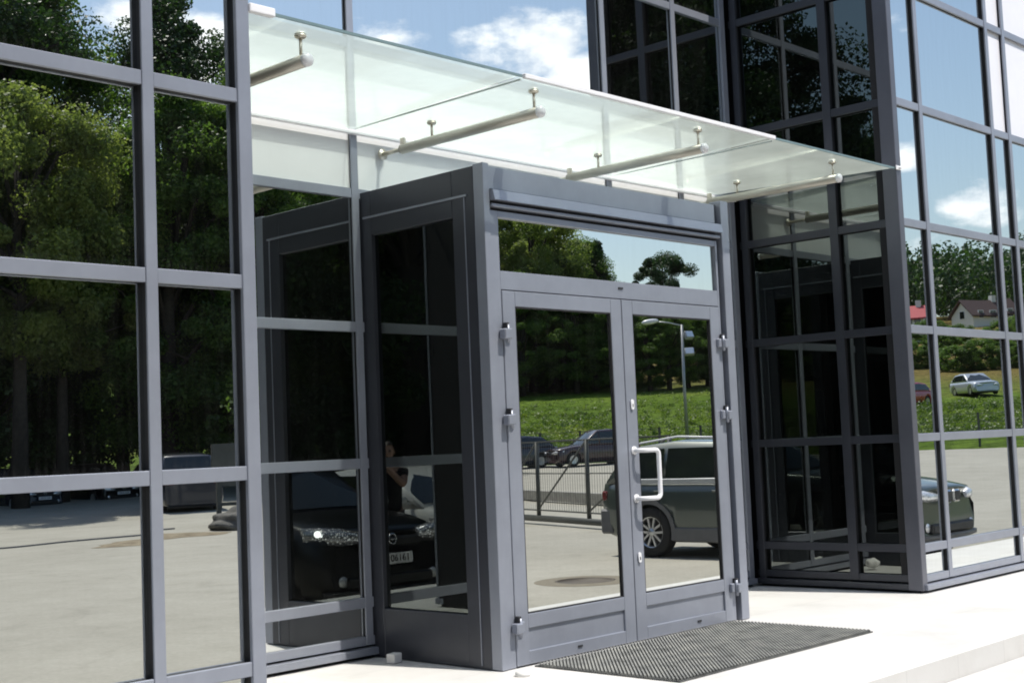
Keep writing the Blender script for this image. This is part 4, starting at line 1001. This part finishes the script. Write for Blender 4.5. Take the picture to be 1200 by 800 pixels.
# ---------------------------------------------------------------- camera
YAW, PIT, ROL, FPX = .8130, .0767, .0422, 1581.26
fw = Vector((math.sin(YAW) * math.cos(PIT), math.cos(YAW) * math.cos(PIT), math.sin(PIT)))
rt_ = Vector((math.cos(YAW), -math.sin(YAW), 0)); up = rt_.cross(fw)
c, s = math.cos(ROL), math.sin(ROL); r2 = c * rt_ - s * up; u2 = s * rt_ + c * up
cd = bpy.data.cameras.new('camera'); cam = bpy.data.objects.new('camera', cd); COL.objects.link(cam)
mw = Matrix((r2, u2, -fw)).transposed().to_4x4(); mw.translation = (0, 0, CAMZ); cam.matrix_world = mw
cd.sensor_width = 36; cd.lens = 36 * FPX / 1200; cd.clip_start = .02; cd.clip_end = 4000
S.camera = cam

# ---------------------------------------------------------------- light
EL, SUNX = R(61), .25
sd = Vector((SUNX, -1, 0)).normalized() * math.cos(EL) + Vector((0, 0, math.sin(EL)))
sl = bpy.data.lights.new('sun', 'SUN'); sl.energy = 5.0; sl.angle = R(.55); sl.color = (1, .955, .88)
so = bpy.data.objects.new('sun', sl); COL.objects.link(so); so.rotation_euler = sd.to_track_quat('Z', 'Y').to_euler(); so.location = (0, -20, 40)
W = bpy.data.worlds.new('World'); S.world = W; W.use_nodes = True; nt = W.node_tree
bg = nt.nodes['Background']; wo = nt.nodes['World Output']
sky = nt.nodes.new('ShaderNodeTexSky'); sky.sky_type = 'NISHITA'; sky.sun_disc = False; sky.sun_elevation = EL; sky.sun_rotation = math.atan2(sd.x, sd.y); sky.air_density = 1.2; sky.dust_density = 1.2; sky.ozone_density = 1.5
nt.links.new(sky.outputs[0], bg.inputs[0]); bg.inputs[1].default_value = .15
# cumulus clouds in the world shader
tc = nt.nodes.new('ShaderNodeTexCoord')
nz = node(nt, 'ShaderNodeTexNoise', Scale=9, Detail=9, Roughness=.58); mp = nt.nodes.new('ShaderNodeMapping'); mp.inputs['Scale'].default_value = (1, 1, 1.9); nt.links.new(tc.outputs['Generated'], mp.inputs[0]); nt.links.new(mp.outputs[0], nz.inputs['Vector'])
acc = None
def d_(az, el): return (math.sin(R(az)) * math.cos(R(el)), -math.cos(R(az)) * math.cos(R(el)), math.sin(R(el)))
for az, el, rad, amp in ((47.8, 16.9, 3.2, .98), (50.4, 15.4, 2.4, .9), (41.4, 17.2, 2.3, .85), (33.6, 17.0, 3.2, .85), (66.6, 8.6, 2.6, .85), (64.2, 7.6, 1.8, .7), (62.9, 10.9, 1.2, .7), (30, 14, 4, .5), (70, 20, 8, .5), (20, 24, 7, .6), (57, 30, 7, .5), (-40, 25, 12, .5), (-70, 16, 8, .5), (120, 20, 10, .5)):
    dt = node(nt, 'ShaderNodeVectorMath', operation='DISTANCE'); nt.links.new(mp.outputs[0], dt.inputs[0]); v = d_(az, el); dt.inputs[1].default_value = (v[0], v[1], v[2] * 1.9)
    mr = node(nt, 'ShaderNodeMapRange', interpolation_type='SMOOTHSTEP'); nt.links.new(dt.outputs['Value'], mr.inputs[0]); mr.inputs[1].default_value = 0; mr.inputs[2].default_value = 2 * math.sin(R(rad) / 2) * 1.7; mr.inputs[3].default_value = amp; mr.inputs[4].default_value = 0
    if acc is None: acc = mr.outputs[0]
    else:
        mm = node(nt, 'ShaderNodeMath', operation='MAXIMUM'); nt.links.new(acc, mm.inputs[0]); nt.links.new(mr.outputs[0], mm.inputs[1]); acc = mm.outputs[0]
ad = node(nt, 'ShaderNodeMath', operation='MULTIPLY_ADD'); nt.links.new(acc, ad.inputs[0]); ad.inputs[1].default_value = .42; nt.links.new(nz.outputs['Fac'], ad.inputs[2])
cr = node(nt, 'ShaderNodeMapRange', interpolation_type='SMOOTHSTEP'); nt.links.new(ad.outputs[0], cr.inputs[0]); cr.inputs[1].default_value = .66; cr.inputs[2].default_value = .82
nz2 = node(nt, 'ShaderNodeTexNoise', Scale=22, Detail=6); nt.links.new(mp.outputs[0], nz2.inputs['Vector'])
cc = ramp(nt, nz2.outputs['Fac'], [(.3, (1.25, 1.3, 1.4)), (.65, (1.75, 1.75, 1.75))])
bg2 = node(nt, 'ShaderNodeBackground', Strength=1.0); nt.links.new(cc.outputs[0], bg2.inputs[0])
ms = nt.nodes.new('ShaderNodeMixShader'); nt.links.new(cr.outputs[0], ms.inputs[0]); nt.links.new(bg.outputs[0], ms.inputs[1]); nt.links.new(bg2.outputs[0], ms.inputs[2]); nt.links.new(ms.outputs[0], wo.inputs[0])

S.view_settings.view_transform = 'Standard'; S.view_settings.look = 'None'; S.view_settings.exposure = 0; S.view_settings.gamma = 1
S.cycles.filter_width = 1.9
S.cycles.max_bounces = 10; S.cycles.glossy_bounces = 6; S.cycles.diffuse_bounces = 3; S.cycles.transmission_bounces = 6; S.cycles.transparent_max_bounces = 12
S.cycles.sample_clamp_indirect = 6
